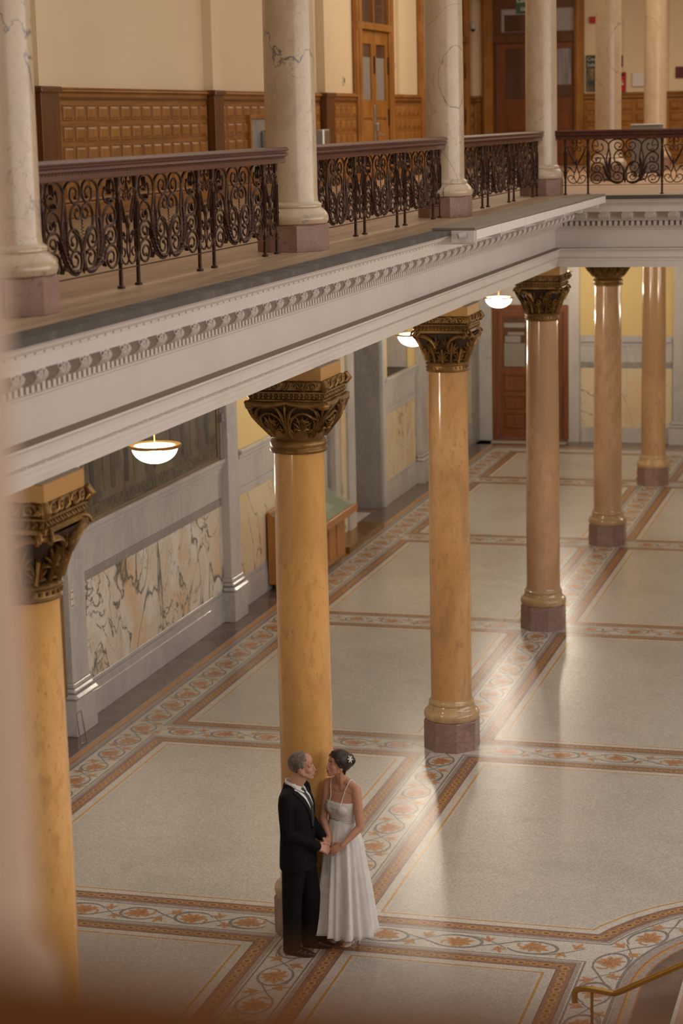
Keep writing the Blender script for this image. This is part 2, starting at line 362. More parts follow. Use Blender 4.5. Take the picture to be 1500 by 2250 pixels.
b = MB(); b.box(WX, WX+.04, .26, 5.08, 2.33, 2.365, .005); b.box(WX, WX+.04, 5.02, 5.08, 2.36, 4.9, .005); b.box(WX, WX+.04, .26, .32, 2.36, 4.9, .005); b.build('frame', mat('dull gilt frame', (.20, .14, .07), .4, .3), muralt)
b = MB(); b.box(WX+.0, -4.40, 5.09, 5.17, 2.33, 4.9, .01); b.box(-4.41, -4.37, 5.08, 5.17, 2.85, 2.98, .01); b.build('corner_block', G['carrgrey'], WL)

# far wall ground floor
b = MB(); b.use(G['carrara']); b.box(WX-.45, -4.12, YF, YF+.4, 0, 5.3); b.box(-2.45, 14, YF, YF+.4, 0, 2.3); b.box(-4.12, -2.45, YF, YF+.4, 2.85, 5.3)
b.use(G['yellow']); b.box(-2.45, 14, YF, YF+.4, 2.3, 5.3)
WF = S(b.build('wall_far')); WF['label'] = 'lower far wall with marble dado and yellow paint'
for (x0, x1, m) in ((-2.47, -2.22, 'carrara'), (WX, -4.10, 'carrara')):
    b = MB(); b.box(x0, x1, YF-.06, YF, 0, 4.95, .005); b.build('pier', G[m], WF)
for i, (x0, x1) in enumerate(((-2.2, -1.22), (-1.215, -.25))):
    b = MB(); b.box(x0, x1, YF-.008, YF, .33, 1.61, .003); b.build('panel', G['paony'], WF)
    b = MB(); b.box(x0, x1, YF-.014, YF, 1.73, 2.08, .003); b.build('slab', G['carrara'], WF)
b = MB(); b.box(-2.2, -.25, YF-.02, YF, 1.61, 1.73, .004); b.build('panel_band', G['carrgrey'], WF)
b = MB(); b.box(-2.2, -.25, YF-.025, YF, 0, .33, .006); b.build('base_course', G['carrara'], WF)
b = MB(); b.box(-2.2, -.25, YF-.03, YF, 2.08, 2.13, .004); b.box(-2.2, -.25, YF-.05, YF, 2.16, 2.26, .01); b.build('ledge', G['carrara'], WF)
b = MB(); b.box(-.22, 1.3, YF-.12, YF, .5, 4.95, .005); b.box(-.30, 1.4, YF-.2, YF, 0, .36, .006); b.box(-.32, 1.4, YF-.22, YF, .36, .42, .025); b.box(-.27, 1.4, YF-.17, YF, .42, .5, .02); b.build('pier', G['carrara'], WF)
for i in range(3):
    b = MB(); b.box(1.42+i*2.4, 3.7+i*2.4, YF-.008, YF, .33, 1.61, .003); b.build('panel', G['paony'], WF)
# far lower door
d = S(MB().use(G['doorred']).box(-4.10, -2.47, YF-.10, YF+.12, .02, .06).build('door_1', None)); d['label'] = 'dark red panelled double door in the lower far wall'
b = MB(); b.box(-4.12, -4.0, YF-.08, YF+.1, .05, 2.95, .01); b.box(-2.57, -2.45, YF-.08, YF+.1, .05, 2.95, .01); b.box(-4.12, -2.45, YF-.08, YF+.1, 2.82, 2.95, .01); b.build('frame', G['doorred'], d)
for x0, x1 in ((-3.99, -3.28), (-3.27, -2.58)):
    b = MB(); b.box(x0, x0+.10, YF-.03, YF+.03, .07, 2.81, .005); b.box(x1-.10, x1, YF-.03, YF+.03, .07, 2.81, .005)
    b.box(x0, x1, YF-.03, YF+.03, .07, .25); b.box(x0, x1, YF-.03, YF+.03, 1.43, 1.6); b.box(x0, x1, YF-.03, YF+.03, 2.7, 2.81); b.box(x0, x1, YF-.03, YF+.03, .98, 1.06); b.box(x0, x1, YF-.03, YF+.03, .6, .68)
    b.box(x0, x1, YF, YF+.02, .1, 1.5); b.build('leaf', G['doorred'], d)
    for z0, z1 in ((.27, .58), (.70, .96), (1.08, 1.41)):
        b = MB(); b.box(x0+.13, x1-.13, YF-.02, YF+.01, z0, z1, .02); b.build('raised_panel', G['doorred'], d)
    b = MB(); b.box(x0+.10, x1-.10, YF-.005, YF+.005, 1.6, 2.7); b.build('pane', G['glass'], d)
for (x0, z0, x1, z1) in ((-3.86, 1.62, -3.40, 2.12), (-3.84, 2.14, -3.5, 2.28), (-3.78, 2.3, -3.42, 2.36), (-3.86, 2.46, -3.4, 2.56)):
    b = MB(); b.box(x0, x1, YF-.012, YF-.006, z0, z1); b.build('notice', mat('pasted notice', (.24, .21, .19), .8) if z0 < 2 else G['glassg'], d)
b = MB(); b.box(-4.1, -2.47, YF-.35, YF-.1, 0, .012); b.build('threshold', G['mwhite'], d)

# other enclosing walls, ceilings
S(MB().use(G['cream']).box(13.7, 14, -26, YF, 0, 12).build('wall_right'))
S(MB().use(G['cream']).box(WX-.5, 14, -26.3, -26, 0, 12).build('wall_near'))
cl = MB().use(G['ceil']); cl.box(WX-.45, -.24, -26, YF, 5.12, 5.6); cl.box(-.24, 14, YCC+.24, YF, 5.12, 5.6)
S(cl.build('ceiling_aisle'))['label'] = 'white ceiling under the galleries'
# ceiling beams between column and wall
CA = MB().use(G['plaster'])
for k in YC: CA.box(WX, -.24, YC[k]-.2, YC[k]+.2, 4.97, 5.12, .01)
S(CA.build('trim_2'))
cu = MB().use(G['ceil']); cu.box(WX-.45, 0.1, -26, YF, 11, 11.2); cu.box(0.1, 14, YCC, YF, 11, 11.2); cu.box(9.1, 14, -26, YCC, 11, 11.2)
S(cu.build('ceiling_gallery'))
# gallery floors
GZ = 5.89
gf = MB().use(G['boards']); gf.box(WX, .58, -26, YCC+.2, 5.80, GZ)
GF = S(gf.build('floor_gallery')); GF['label'] = 'narrow board floor of the left gallery'
g2 = MB().use(G['boardsx']); g2.box(-4.47, 14, YCC+.2, YF, 5.80, GZ); g2.box(.58, 14, YCC-.58, YCC+.2, 5.80, GZ); S(g2.build('floor_gallery'))['label'] = 'board floor of the far gallery'
S(MB().use(G['boards']).box(0, 14, -26, -20.1, 5.5, 5.88).build('floor_gallery'))['label'] = 'board floor of the near gallery'

# ---------------------------------------------------------------- entablature (mitred sweep round the corner)
def sweep(prof, m, name, parent, y0=-14.0, x1=13.9, close=False):
    b = MB(); vs = []; n = len(prof)
    for (d_, z) in prof: vs.append((d_, y0, z))
    for (d_, z) in prof: vs.append((d_, YCC-d_, z))
    for (d_, z) in prof: vs.append((x1, YCC-d_, z))
    fs = []
    for s_ in (0, 1):
        for i in range(n-1 if not close else n): j = (i+1) % n; fs.append((s_*n+i, s_*n+j, (s_+1)*n+j, (s_+1)*n+i))
    b.add(vs, fs); return b.build(name, m, parent)
T1 = S(MB().use(G['plaster']).box(-.2, .2, -14, YCC, 5.0, 5.6).build('trim_1')); T1['label'] = 'white carved entablature running below the gallery edge'
MB().use(G['plaster']).box(-.2, 13.9, YCC-.2, YCC+.2, 5.0, 5.6).build('core', None, T1)
sweep([(-.24, 5.3), (-.24, 4.955), (.24, 4.955), (.24, 4.995), (.246, 4.995), (.246, 5.035), (.258, 5.04), (.258, 5.085), (.272, 5.09), (.272, 5.165), (.285, 5.168), (.30, 5.185), (.32, 5.192), (.32, 5.206)], G['plaster'], 'architrave', T1)
sweep([(.32, 5.206), (.21, 5.21)], G['dustshade'], 'architrave_top', T1)
sweep([(.3015, 5.497), (.3015, 5.563)], G['dustshade'], 'shaded_dentil_back', T1)  # brown strip paints the shade into the gaps between dentils
sweep([(.22, 5.205), (.22, 5.44), (.235, 5.442), (.245, 5.452), (.245, 5.462), (.27, 5.475), (.285, 5.49), (.30, 5.492), (.30, 5.565), (.36, 5.567), (.36, 5.582), (.38, 5.59), (.38, 5.70)], G['plaster'], 'frieze', T1)
sweep([(.38, 5.70), (.575, 5.70), (.575, 5.69), (.59, 5.69), (.59, 5.765), (.60, 5.77), (.60, 5.785), (.63, 5.79), (.66, 5.812), (.672, 5.815), (.68, 5.83), (.705, 5.84), (.72, 5.855), (.72, 5.865), (.60, 5.87)], G['plaster'], 'cornice', T1)
sweep([(.5, 5.855), (.735, 5.855), (.735, 5.90), (.56, 5.90), (.56, 5.86)], G['slate'], 'curb', T1)
b = MB()
def dent(b, d0, d1, z0, z1, w, per, far_only=False):
    y = YCC-d1-.0
    if not far_only:
        n = int((y+14)/per)
        for i in range(n): b.box(d0, d1, y-(i+1)*per+.5*(per-w), y-(i+1)*per+.5*(per+w), z0, z1)
    n = int((13.5-d1)/per)
    for i in range(n): b.box(d1+i*per+.5*(per-w), d1+i*per+.5*(per+w), YCC-d1, YCC-d0, z0, z1)
dent(b, .295, .345, 5.50, 5.562, .042, .0728); o = b.build('dentils', G['plaster'], T1); o['kind'] = 'stuff'
b = MB(); dent(b, .25, .266, 5.064, 5.084, .012, .0243); o = b.build('beads', G['plaster'], T1); o['kind'] = 'stuff'
b = MB(); dent(b, .60, .608, 5.772, 5.784, .035, .12); o = b.build('beads', G['plaster'], T1); o['kind'] = 'stuff'
# leaf brackets
def bracket_mesh():
    b = MB(); b.smooth = False; w = .066
    # S-profile scroll body
    pr = [(0, .0), (.07, -.002), (.13, .004), (.172, .022), (.186, .05), (.186, .1), (0, .1)]
    n = len(pr); vs = [(a, -w, c) for a, c in pr]+[(a, w, c) for a, c in pr]
    b.add(vs, [tuple(range(n)), tuple(range(2*n-1, n-1, -1))]+[(i, (i+1) % n, n+(i+1) % n, n+i) for i in range(n)])
    for k in range(-3, 4):                           # acanthus ribs on the front
        y = k*w/3.4; pts = [(.05, y*.6, -.004), (.125, y*.9, .0), (.178, y*1.05, .022), (.198, y*1.1, .055), (.19, y*1.25, .086-abs(k)*.008)]
        b.tube(bez(pts, 8), [.004, .008, .010, .010, .009, .008, .007, .006, .005][:len(bez(pts, 8))], 5)
    for s_ in (-1, 1):                               # side volutes
        pts = [(.06+.03*(1-t)*math.cos(t*9), s_*(w+.003), .055+.03*(1-t)*math.sin(t*9)) for t in [i/16 for i in range(16)]]
        b.tube(pts, .006, 5)
    for s_ in (-1, 1):                               # curled leaf tips on the front face
        b.tube([(.196+.006*math.sin(t*.5), s_*(.034+.022*(1-t/14)*math.cos(t*.75)), .055+.026*(1-t/14)*math.sin(t*.75)) for t in range(13)], .0055, 5)
    b.box(0, .195, -w-.008, w+.008, .093, .1)
    return b
bk = None; k = 0
y = YCC-.60; per = .298
while y > -13.8:
    y -= per
    if bk is None: bk = bracket_mesh().build('bracket', G['plaster'], T1, (.38, y, 5.598), auto=35)
    else: inst(bk, T1, (.38, y, 5.598))
x = .60
while x < 13:
    c = inst(bk, T1, (x+.02, YCC-.38, 5.598), rz=-pi/2); x += per
# carved rosettes between brackets of the long side
def rosette():
    b = MB()
    for k in range(7):
        a = pi*k/6; pts = [(0.004, .01*math.cos(a), .02+.01*math.sin(a)), (.012, .03*math.cos(a), .03+.03*math.sin(a)), (.008, .052*math.cos(a), .035+.05*math.sin(a))]
        b.tube(pts, [.004, .007, .004], 5)
    pts = [(.008, (.045-.002*i)*math.cos(i*.5), .05+(.04-.002*i)*math.sin(i*.5)) for i in range(18)]
    b.tube(pts, .004, 5); return b
rs = None; y = YCC-.60-per/2
while y > -13.6:
    if rs is None: rs = rosette().build('carved_rosette', G['plaster'], T1, (.382, y, 5.598))
    else: inst(rs, T1, (.382, y, 5.598))
    y -= per
# temporary deck over the cornice with white fascia boards
dk = thing('cornice_deck', 'grey brown walkway boards laid over the cornice near the corner', 'deck', (0, 0, 0))
MB().box(.55, .96, -2.95, YCC-.76, 5.902, 5.925, .002).build('deck_board', G['deck'], dk)
ys = [-2.95, -1.79, -.56, .61, 1.83, 3.05, 4.3, 4.88]
for i in range(7):
    MB().box(.955, .975, ys[i]+.012, ys[i+1]-.012, 5.815, 5.90, .003).build('fascia_board', G['white'], dk)
    MB().box(.60, .97, ys[i]+.01, ys[i]+.03, 5.77, 5.90).build('joint_fin', G['white'], dk)
MB().box(.735, .955, -2.96, -2.94, 5.785, 5.90).build('end_board', G['white'], dk)
MB().box(.735, .955, -2.94, 4.88, 5.87, 5.90).build('batten', G['deck'], dk)
sp = thing('small_spotlight', 'small grey spotlight fixed to the end of the white fascia', 'spotlight', (.86, -3.02, 5.85), .5)
b = MB(); b.tube([(-.045, 0, 0), (.03, 0, .012)], [.028, .034], 14); b.build('body', G['lgrey'], sp)
b = MB(); b.tube([(.03, 0, .012), (.036, 0, .013)], [.03, .03], 14); b.build('lens', G['grey'], sp)
b = MB(); b.box(-.01, .01, 0.0, .07, -.01, .01); b.build('bracket', G['lgrey'], sp)

# ---------------------------------------------------------------- gallery walls with oak wainscot
gw = MB().use(G['cream']); gw.box(WX-.45, WX-.02, -26, YF, 5.6, 11.2)
GWL = S(gw.build('wall_left')); GWL['label'] = 'cream upper wall of the left gallery'
gw = MB().use(G['cream']); gw.box(WX-.45, 14, YF, YF+.4, 5.6, 11.2)
GWF = S(gw.build('wall_far')); GWF['label'] = 'cream upper wall of the far gallery'
def panel_mesh(w, h, horizontal=False):              # raised and fielded panel, proud along +x
    b = MB(); a = .028; d_ = .018
    def q(y0, y1, z0, z1, x): return [(x, y0, z0), (x, y1, z0), (x, y1, z1), (x, y0, z1)]
    r0 = q(-w/2, w/2, -h/2, h/2, .0); r1 = q(-w/2+.006, w/2-.006, -h/2+.006, h/2-.006, .012); r2_ = q(-w/2+.014, w/2-.014, -h/2+.014, h/2-.014, .002); r3 = q(-w/2+.014+a, w/2-.014-a, -h/2+.014+a, h/2-.014-a, d_)
    vs = r0+r1+r2_+r3; fs = [(12, 13, 14, 15)]
    for s_ in range(3):
        for i in range(4): j = (i+1) % 4; fs.append((s_*4+i, s_*4+j, (s_+1)*4+j, (s_+1)*4+i))
    b.add(vs, fs); return b
PAN = {}
def wainscot(parent, along, p0, p1, base, first=None, pitch=.36, cap=True):
    """along 'y' = left wall (face +x at base), 'x' = far wall (face -y)"""
    def bx(a0, a1, d0, d1, z0, z1, nm, m, bv=0):
        b = MB()
        if along == 'y': b.box(base+d0, base+d1, a0, a1, z0, z1, bv)
        else: b.box(a0, a1, base-d1, base-d0, z0, z1, bv)
        return b.build(nm, m, parent)
    bx(p0, p1, 0, .05, GZ, 7.23, 'wainscot', G['oakh'] if along == 'y' else G['oak'])
    if cap:
        bx(p0, p1, 0, .075, 7.225, 7.25, 'moulding', G['oakdk'], .006); bx(p0, p1, 0, .062, 7.25, 7.30, 'moulding', G['oak']); bx(p0, p1, 0, .10, 7.30, 7.335, 'cap', G['oak'], .012); bx(p0, p1, 0, .07, 7.335, 7.36, 'cap', G['oak'], .006)
    bx(p0, p1, 0, .08, GZ, 6.06, 'base', G['oakh'], .008); bx(p0, p1, 0, .068, 6.06, 6.10, 'base_moulding', G['oakh'], .015)
    n = max(1, int(round((p1-p0)/pitch))); pt = (p1-p0)/n
    for i in range(n):
        c = p0+(i+.5)*pt
        for (zc, h) in ((7.075, .175), (6.842, .175), (6.42, .56)):
            w_ = round(pt-.075, 2); key = (w_, h)
            if key not in PAN: PAN[key] = panel_mesh(w_, h).build('panel', G['oak'], parent); o = PAN[key]
            else: o = inst(PAN[key], parent)
            if along == 'y': o.location = (base+.05, c, zc); o.rotation_euler = (0, 0, 0)
            else: o.location = (c, base-.05, zc); o.rotation_euler = (0, 0, -pi/2)
WB = WX-.02
for (a, c) in ((-10.2, -.82), (-.22, 5.05), (5.48, 10.45), (10.95, 12.62), (15.02, 17.2)): wainscot(GWL, 'y', a, c, WB)
wainscot(GWL, 'y', 21.36, YF-.06, WB)
# oak-clad pilaster feet and cream pilaster shafts
for (a, c, d_) in ((-.78, -.28, .22), (5.08, 5.46, .16), (10.48, 10.93, .16)):
    MB().box(WB, WB+d_, a, c, GZ, 7.30, .004).box(WB, WB+d_+.03, a-.03, c+.03, 7.29, 7.36, .012).build('pilaster_foot', G['oakdk'], GWL)
    MB().box(WB, WB+d_-.03, a+.03, c-.03, 7.36, 11).build('pilaster', G['cream'], GWL)
MB().box(WB, WB+.06, 15.6, 16.1, 7.36, 11).build('pilaster', G['cream'], GWL)
# tall oak door of the left gallery
def updoor(nm, y0, y1, label):
    d = S(MB().use(G['oakdk']).box(WB, WB+.02, y0, y1, GZ, 10).build(nm)); d['label'] = label
    for (a, c) in ((y0, y0+.24), (y1-.24, y1)): MB().box(WB, WB+.11, a, c, GZ, 10.1, .02).box(WB, WB+.14, a+.05, c-.05, GZ, 10.1, .02).build('casing', G['oak'], d)
    MB().box(WB, WB+.12, y0, y1, 8.43, 8.55, .01).build('transom_bar', G['oak'], d)
    MB().box(WB, WB+.04, y0+.24, y1-.24, 8.55, 10).build('transom_pane', G['glass'], d); MB().box(WB, WB+.07, (y0+y1)/2-.04, (y0+y1)/2+.04, 8.55, 10).build('mullion', G['oak'], d)
    ym = (y0+y1)/2
    for (a, c) in ((y0+.26, ym-.005), (ym+.005, y1-.26)):
        b = MB(); b.box(WB+.02, WB+.06, a, a+.13, GZ, 8.42); b.box(WB+.02, WB+.06, c-.17, c, GZ, 8.42); b.box(WB+.02, WB+.06, a, c, 8.2, 8.42); b.box(WB+.02, WB+.06, a, c, 6.95, 7.25); b.box(WB+.02, WB+.06, a, c, GZ, 6.1); b.box(WB+.02, WB+.04, a, c, GZ, 7.2)
        lf = b.build('leaf', G['oak'], d)
        MB().box(WB+.03, WB+.07, a+.16, c-.2, 6.14, 6.9, .02).build('raised_panel', G['oak'], d)
        MB().box(WB+.02, WB+.035, a+.13, c-.17, 7.25, 7.98).build('pane', G['glassg'], d)
        MB().box(WB+.02, WB+.036, a+.13, c-.17, 7.98, 8.2).build('pane', G['glass'], d)
        MB().box(WB+.06, WB+.075, c-.03, c+.03, 7.7, 8.0).box(WB+.06, WB+.075, c-.03, c+.03, 6.8, 7.1).build('hinge', G['black'], d)
    return d
d2 = updoor('door_2', 12.62, 15.02, 'tall oak double door with frosted panes in left gallery')
b = MB(); b.box(WB+.06, WB+.085, 13.74, 13.86, 6.35, 7.16, .01); b.box(WB+.085, WB+.14, 13.74, 13.9, 6.72, 6.86, .015); b.tube([(WB+.13, 13.82, 6.66), (WB+.15, 14.02, 6.65)], .022, 8); b.build('handle', G['chrome'], d2)
d3 = updoor('door_3', 17.2, 21.36, 'wide oak casing and door beyond the third upper column')
# upper far door
dx0, dx1 = -4.27, -2.12
d4 = S(MB().use(G['oakdk']).box(dx0, dx1, YF-.02, YF, GZ, 9.5).build('door_4')); d4['label'] = 'dark oak door with transom in the upper far wall'
for (a, c) in ((dx0, dx0+.23), (dx1-.2, dx1)): MB().box(a, c, YF-.16, YF, GZ, 9.4, .02).box(a+.04, c-.04, YF-.2, YF, GZ, 9.4, .02).build('casing', G['oak'], d4)
MB().box(dx0-.05, dx1+.05, YF-.24, YF, 9.36, 9.6, .02).box(dx0-.1, dx1+.1, YF-.3, YF, 9.55, 9.62, .02).build('head', G['oak'], d4)
MB().box(dx0+.22, dx1-.2, YF-.12, YF, 8.42, 8.6, .01).build('transom_bar', G['oakdk'], d4)
MB().box(-3.86, -2.32, YF-.04, YF-.025, 8.64, 9.12).build('transom_pane', G['glassb'], d4)
MB().box(-3.80, -2.9, YF-.046, YF-.04, 8.66, 9.0).build('transom_pane', G['glass'], d4)
MB().box(dx0+.22, -3.86, YF-.06, YF, 8.6, 9.4).box(-2.33, dx1-.2, YF-.06, YF, 8.6, 9.4).box(dx0+.22, dx1-.2, YF-.06, YF, 9.12, 9.4).box(dx0+.22, dx1-.2, YF-.06, YF, 8.58, 8.65).build('transom_frame', G['oakdk'], d4)
for (a, c, g_) in ((-3.98, -3.06, 'glass'), (-3.05, -2.34, 'glassb')):
    b = MB(); b.box(a, a+.2, YF-.07, YF, GZ, 8.42, .005); b.box(c-.04, c, YF-.07, YF, GZ, 8.42, .005); b.box(a, c, YF-.07, YF, 8.3, 8.42); b.box(a, c, YF-.07, YF, GZ, 7.28); b.build('leaf', G['doorred'], d4)
    MB().box(a+.2, c-.04, YF-.05, YF-.03, 7.28, 8.3).build('pane', G['glass'], d4)
    if g_ == 'glassb': MB().box(a+.21, c-.05, YF-.055, YF-.05, 7.55, 8.29).build('blind', mat('pale slatted blind', (.33, .29, .30), .5, layers=[('n', 60, (.22, .19, .2), .45, .55, 0)], sc=(1, .02, .02)), d4)
    for z0, z1 in ((6.1, 6.5), (6.62, 7.0)): MB().box(a+.24, c-.08, YF-.085, YF-.06, z0, z1, .02).build('raised_panel', G['doorred'], d4)
wainscot(GWF, 'x', WX+.05, dx0, YF); wainscot(GWF, 'x', dx1, 9.0, YF, pitch=.345)
MB().box(-1.0+.45, -.38, YF-.06, YF, 7.36, 11).build('pilaster', G['cream'], GWF)
# ---------------------------------------------------------------- mosaic floor ornament (flush inlays, ~1 mm)
def poffset(P, d):                                  # inward offset of a CCW polygon
    n = len(P); out = []
    for i in range(n):
        a, b_, c = P[i-1], P[i], P[(i+1) % n]
        e1 = (b_[0]-a[0], b_[1]-a[1]); e2 = (c[0]-b_[0], c[1]-b_[1])
        l1 = math.hypot(*e1); l2 = math.hypot(*e2); n1 = (-e1[1]/l1, e1[0]/l1); n2 = (-e2[1]/l2, e2[0]/l2)
        k = 1+n1[0]*n2[0]+n1[1]*n2[1]
        out.append((b_[0]+d*(n1[0]+n2[0])/k, b_[1]+d*(n1[1]+n2[1])/k))
    return out
def ring(b, P, d0, d1, z):
    A = poffset(P, d0); B = poffset(P, d1); n = len(P)
    b.add([(*p, z) for p in A]+[(*p, z) for p in B], [(i, (i+1) % n, n+(i+1) % n, n+i) for i in range(n)])
def guilloche(b, P, z):
    Q = poffset(P, .115); n = len(Q); k = 0
    for i in range(n):
        a, c = Q[i], Q[(i+1) % n]; L_ = math.hypot(c[0]-a[0], c[1]-a[1])
        m = max(1, int(round(L_/.107)))
        ux, uy = (c[0]-a[0])/L_, (c[1]-a[1])/L_; st = L_/m; s_ang = math.atan2(uy, ux)
        if abs(ux) < .1 and (a[0] > 5 or a[0] < -9): continue
        for j in range(m):
            cx, cy = a[0]+ux*st*(j+.5), a[1]+uy*st*(j+.5)
            if cx > 6.6 or cy > 22 or cy < -12: continue
            def pt(r_, q, e=1.15): lx, ly = r_*e*math.cos(q), r_*math.sin(q); return (cx+lx*ux-ly*uy, cy+lx*uy+ly*ux)
            b.use(G['mochre']); R1 = .040 if j % 2 else .034
            vs = [(*pt(R1, q*pi/5), z) for q in range(10)]+[(*pt(R1*.52, q*pi/5), z) for q in range(10)]
            b.add(vs, [(q, (q+1) % 10, 10+(q+1) % 10, 10+q) for q in range(10)])
            b.use(G['mbrown']); b.add([(*pt(R1*.5, q*pi/3, 1.3), z+.0002) for q in range(6)], [tuple(range(6))])
            b.use(G['mochre'])
            for s_ in (-1, 1): b.add([(*pt(.055, s_*.35), z), (*pt(.060, s_*.1), z), (*pt(.036, s_*.3), z), (*pt(.034, s_*.7), z)], [(0, 1, 2, 3)])
            b.use(G['mgrey'])
            for s_ in (-1, 1):
                c1 = pt(.068, s_*1.02, 1.0); b.add([(c1[0]+.013*math.cos(q*pi/2), c1[1]+.013*math.sin(q*pi/2), z) for q in range(4)], [(0, 1, 2, 3)])
def palmette(b, cx, cy, ang, s, fn, z, mirror=1):
    """curling fan leaf in band coordinates, base at the ring, opening along ang"""
    ca, sa = math.cos(ang), math.sin(ang)
    def T(x, y): y *= mirror; return (cx+s*(x*ca-y*sa), cy+s*(x*sa+y*ca))
    lob = [(-1.25, .62, -.5), (-.85, .78, -.35), (-.45, .92, -.2), (-.05, 1.02, .1), (.35, .95, .3), (.75, .80, .5), (1.15, .62, .8)]
    for i, (a, L_, cv) in enumerate(lob):
        pts = []; ws = []
        for k in range(6):
            t = k/5; q = a*(.35+.65*t)+cv*t*t*.6; pts.append(T(-.42+L_*t*math.cos(q)*1.05, L_*t*math.sin(q)*.72)); ws.append(s*(.05+.30*math.sin(pi*min(1, t*.8+.12))*(.55+.45*t))*(1 if k < 5 else .25))
        b.use(G['morange']); b.strip(pts, ws, z, fn)
        b.use(G['mrust']); b.strip(pts[1:5], [w_*.2 for w_ in ws[1:5]], z+.0002, fn)
    b.use(G['morange']); b.strip([T(-.5+.2*math.cos(t), .25*math.sin(t)) for t in [i*.7 for i in range(6)]], s*.11, z, fn)
def sprig(b, x, y, ang, s, fn, z):
    ca, sa = math.cos(ang), math.sin(ang)
    for a, L_, w_ in ((-.55, .8, .2), (0, 1.1, .24), (.6, .8, .2)):
        pts = []; ws = []
        for k in range(5):
            t = k/4; q = a*(.3+.9*t); px, py = L_*t*math.cos(q), L_*t*math.sin(q); pts.append((x+s*(px*ca-py*sa), y+s*(px*sa+py*ca))); ws.append(s*(.08+w_*math.sin(pi*t)))
        b.use(G['morange']); b.strip(pts, ws, z, fn)
    b.use(G['mrust']); b.strip([(x, y), (x+s*.6*ca, y+s*.6*sa)], s*.07, z+.0002, fn)
def scroll(b, fn, L_, z, per=.57, hw=.155):
    """rinceau along s in 0..L_ ; fn maps (s, w) to floor (x, y)"""
    n = max(1, int(round(L_/per))); pe = L_/n; a_ = pe*.335
    for i in range(n):
        c = (i+.5)*pe; sg = 1 if i % 2 else -1
        b.use(G['mauve'])
        ringp = [(c+a_*math.cos(t), sg*hw*.92*math.sin(t)) for t in [(-2.5+5.3*k/22) for k in range(23)]]
        ws = [.012+.017*math.sin(pi*k/22) for k in range(23)]
        b.use(G['mgrey']); b.strip(ringp, ws, z, fn)
        nx = c+pe
        conn = bez([(c-a_*.6, -sg*hw*.80), (c-a_*1.15, -sg*hw*.25), (c-pe+a_*1.02, sg*hw*.35), (c-pe+a_*.45, sg*hw*.86)], 12)
        b.strip(conn, [.019-.0008*k for k in range(len(conn))], z, fn)
        b.strip(bez([(c+a_*.2, sg*hw*.95), (c+a_*.9, sg*hw*.78), (c+pe*.5, sg*hw*.2), (c+pe-a_*1.0, -sg*hw*.42)], 10), .011, z, fn)
        palmette(b, c+.03*pe, -sg*.01, (.35 if i % 2 else -.35), hw*1.5, fn, z+.0001, sg)
        sprig(b, c+pe*.42, sg*hw*.30, pi*(.0)+sg*1.9, hw*.85, fn, z+.0001)
        sprig(b, c+pe*.55, -sg*hw*.28, -sg*1.2+pi*.5*(1-sg)*0, hw*.85, fn, z+.0001)
HX = .20
rows = [-11.06, -5.505, -.09, 5.63, 11.46, 17.17]
bounds = [(-16.4, -11.28)]+[(rows[i]+HX+.02, rows[i+1]-HX-.02) for i in range(5)]+[(17.39, 20.72)]
fields = []
for (y0, y1) in bounds:
    fields.append([(-3.46, y0), (-.215, y0), (-.215, y1), (-3.46, y1)])
AC = (4.61, -6.1); RO = 2.20; RI = 1.83
for k, (y0, y1) in enumerate(bounds):
    if k == 2:
        arc = []; a0 = math.atan2(y0-AC[1], -math.sqrt(RO**2-(y0-AC[1])**2)); a1 = pi-a0
        for i in range(19): q = a0+(a1-a0)*i/18; arc.append((AC[0]+RO*math.cos(q), AC[1]+RO*math.sin(q)))
        fields.append([(.215, y0)]+arc+[(9.0, y0), (9.0, y1), (.215, y1)])
    elif k < 2:
        fields.append([(.215, y0), (AC[0]-RO, y0), (AC[0]-RO, y1), (.215, y1)])
    else: fields.append([(.215, y0), (9.0, y0), (9.0, y1), (.215, y1)])
for P in fields:
    P = [(float(a), float(c)) for a, c in P]
    b = MB()
    b.use(G['mgrey']); ring(b, P, -.030, -.012, .0008)
    b.use(G['mwhite']); ring(b, P, -.012, 0, .0008)
    b.use(G['mauve']); ring(b, P, 0, .042, .0008)
    b.use(G['mred']); ring(b, P, .042, .19, .0008)
    b.use(G['mbrown']); ring(b, P, .042, .052, .0011); ring(b, P, .180, .19, .0011)
    b.use(G['mwhite']); ring(b, P, .19, .27, .0008)
    b.use(G['mochre']); ring(b, P, .27, .293, .0008)
    b.use(G['mwhite']); ring(b, P, .293, .315, .0008)
    b.use(G['mochre'])
    guilloche(b, P, .0014)
    b.build('inlaid_border', None, floor)
# white ground of the scroll bands
b = MB(); b.use(G['mwhite'])
b.box(-.19, .19, -16.4, 20.9, .0, .0005)
for r_ in rows:
    b.box(-3.46, 9.0, r_-.19, r_+.19, 0, .0004)
b.box(-3.86, -3.49, -16, 20.9, 0, .0005); b.box(-3.9, 9, 20.75, 21.1, 0, .0004)
b.build('scroll_ground', None, floor)
ok_ = []
for k in range(6):                                   # along the columns, between plinths
    y0 = rows[k]+.20 if k >= 0 else 0; y1 = (rows[k+1]-.20) if k < 5 else 20.75
    b = MB(); scroll(b, lambda s_, w_, y1=y1: (w_, y1-s_), y1-y0, .0014); b.build('leaf_scroll', None, floor)
for r_ in rows:                                      # across
    b = MB(); scroll(b, lambda s_, w_, r_=r_: (-.32-s_, r_+w_), 3.1, .0014, .56, .145); b.build('leaf_scroll', None, floor)
    if r_ > -11:
        L_ = 8.0 if r_ != rows[1] else 1.95
        b = MB(); scroll(b, lambda s_, w_, r_=r_: (.32+s_, r_+w_), L_, .0014, .60, .145); b.build('leaf_scroll', None, floor)
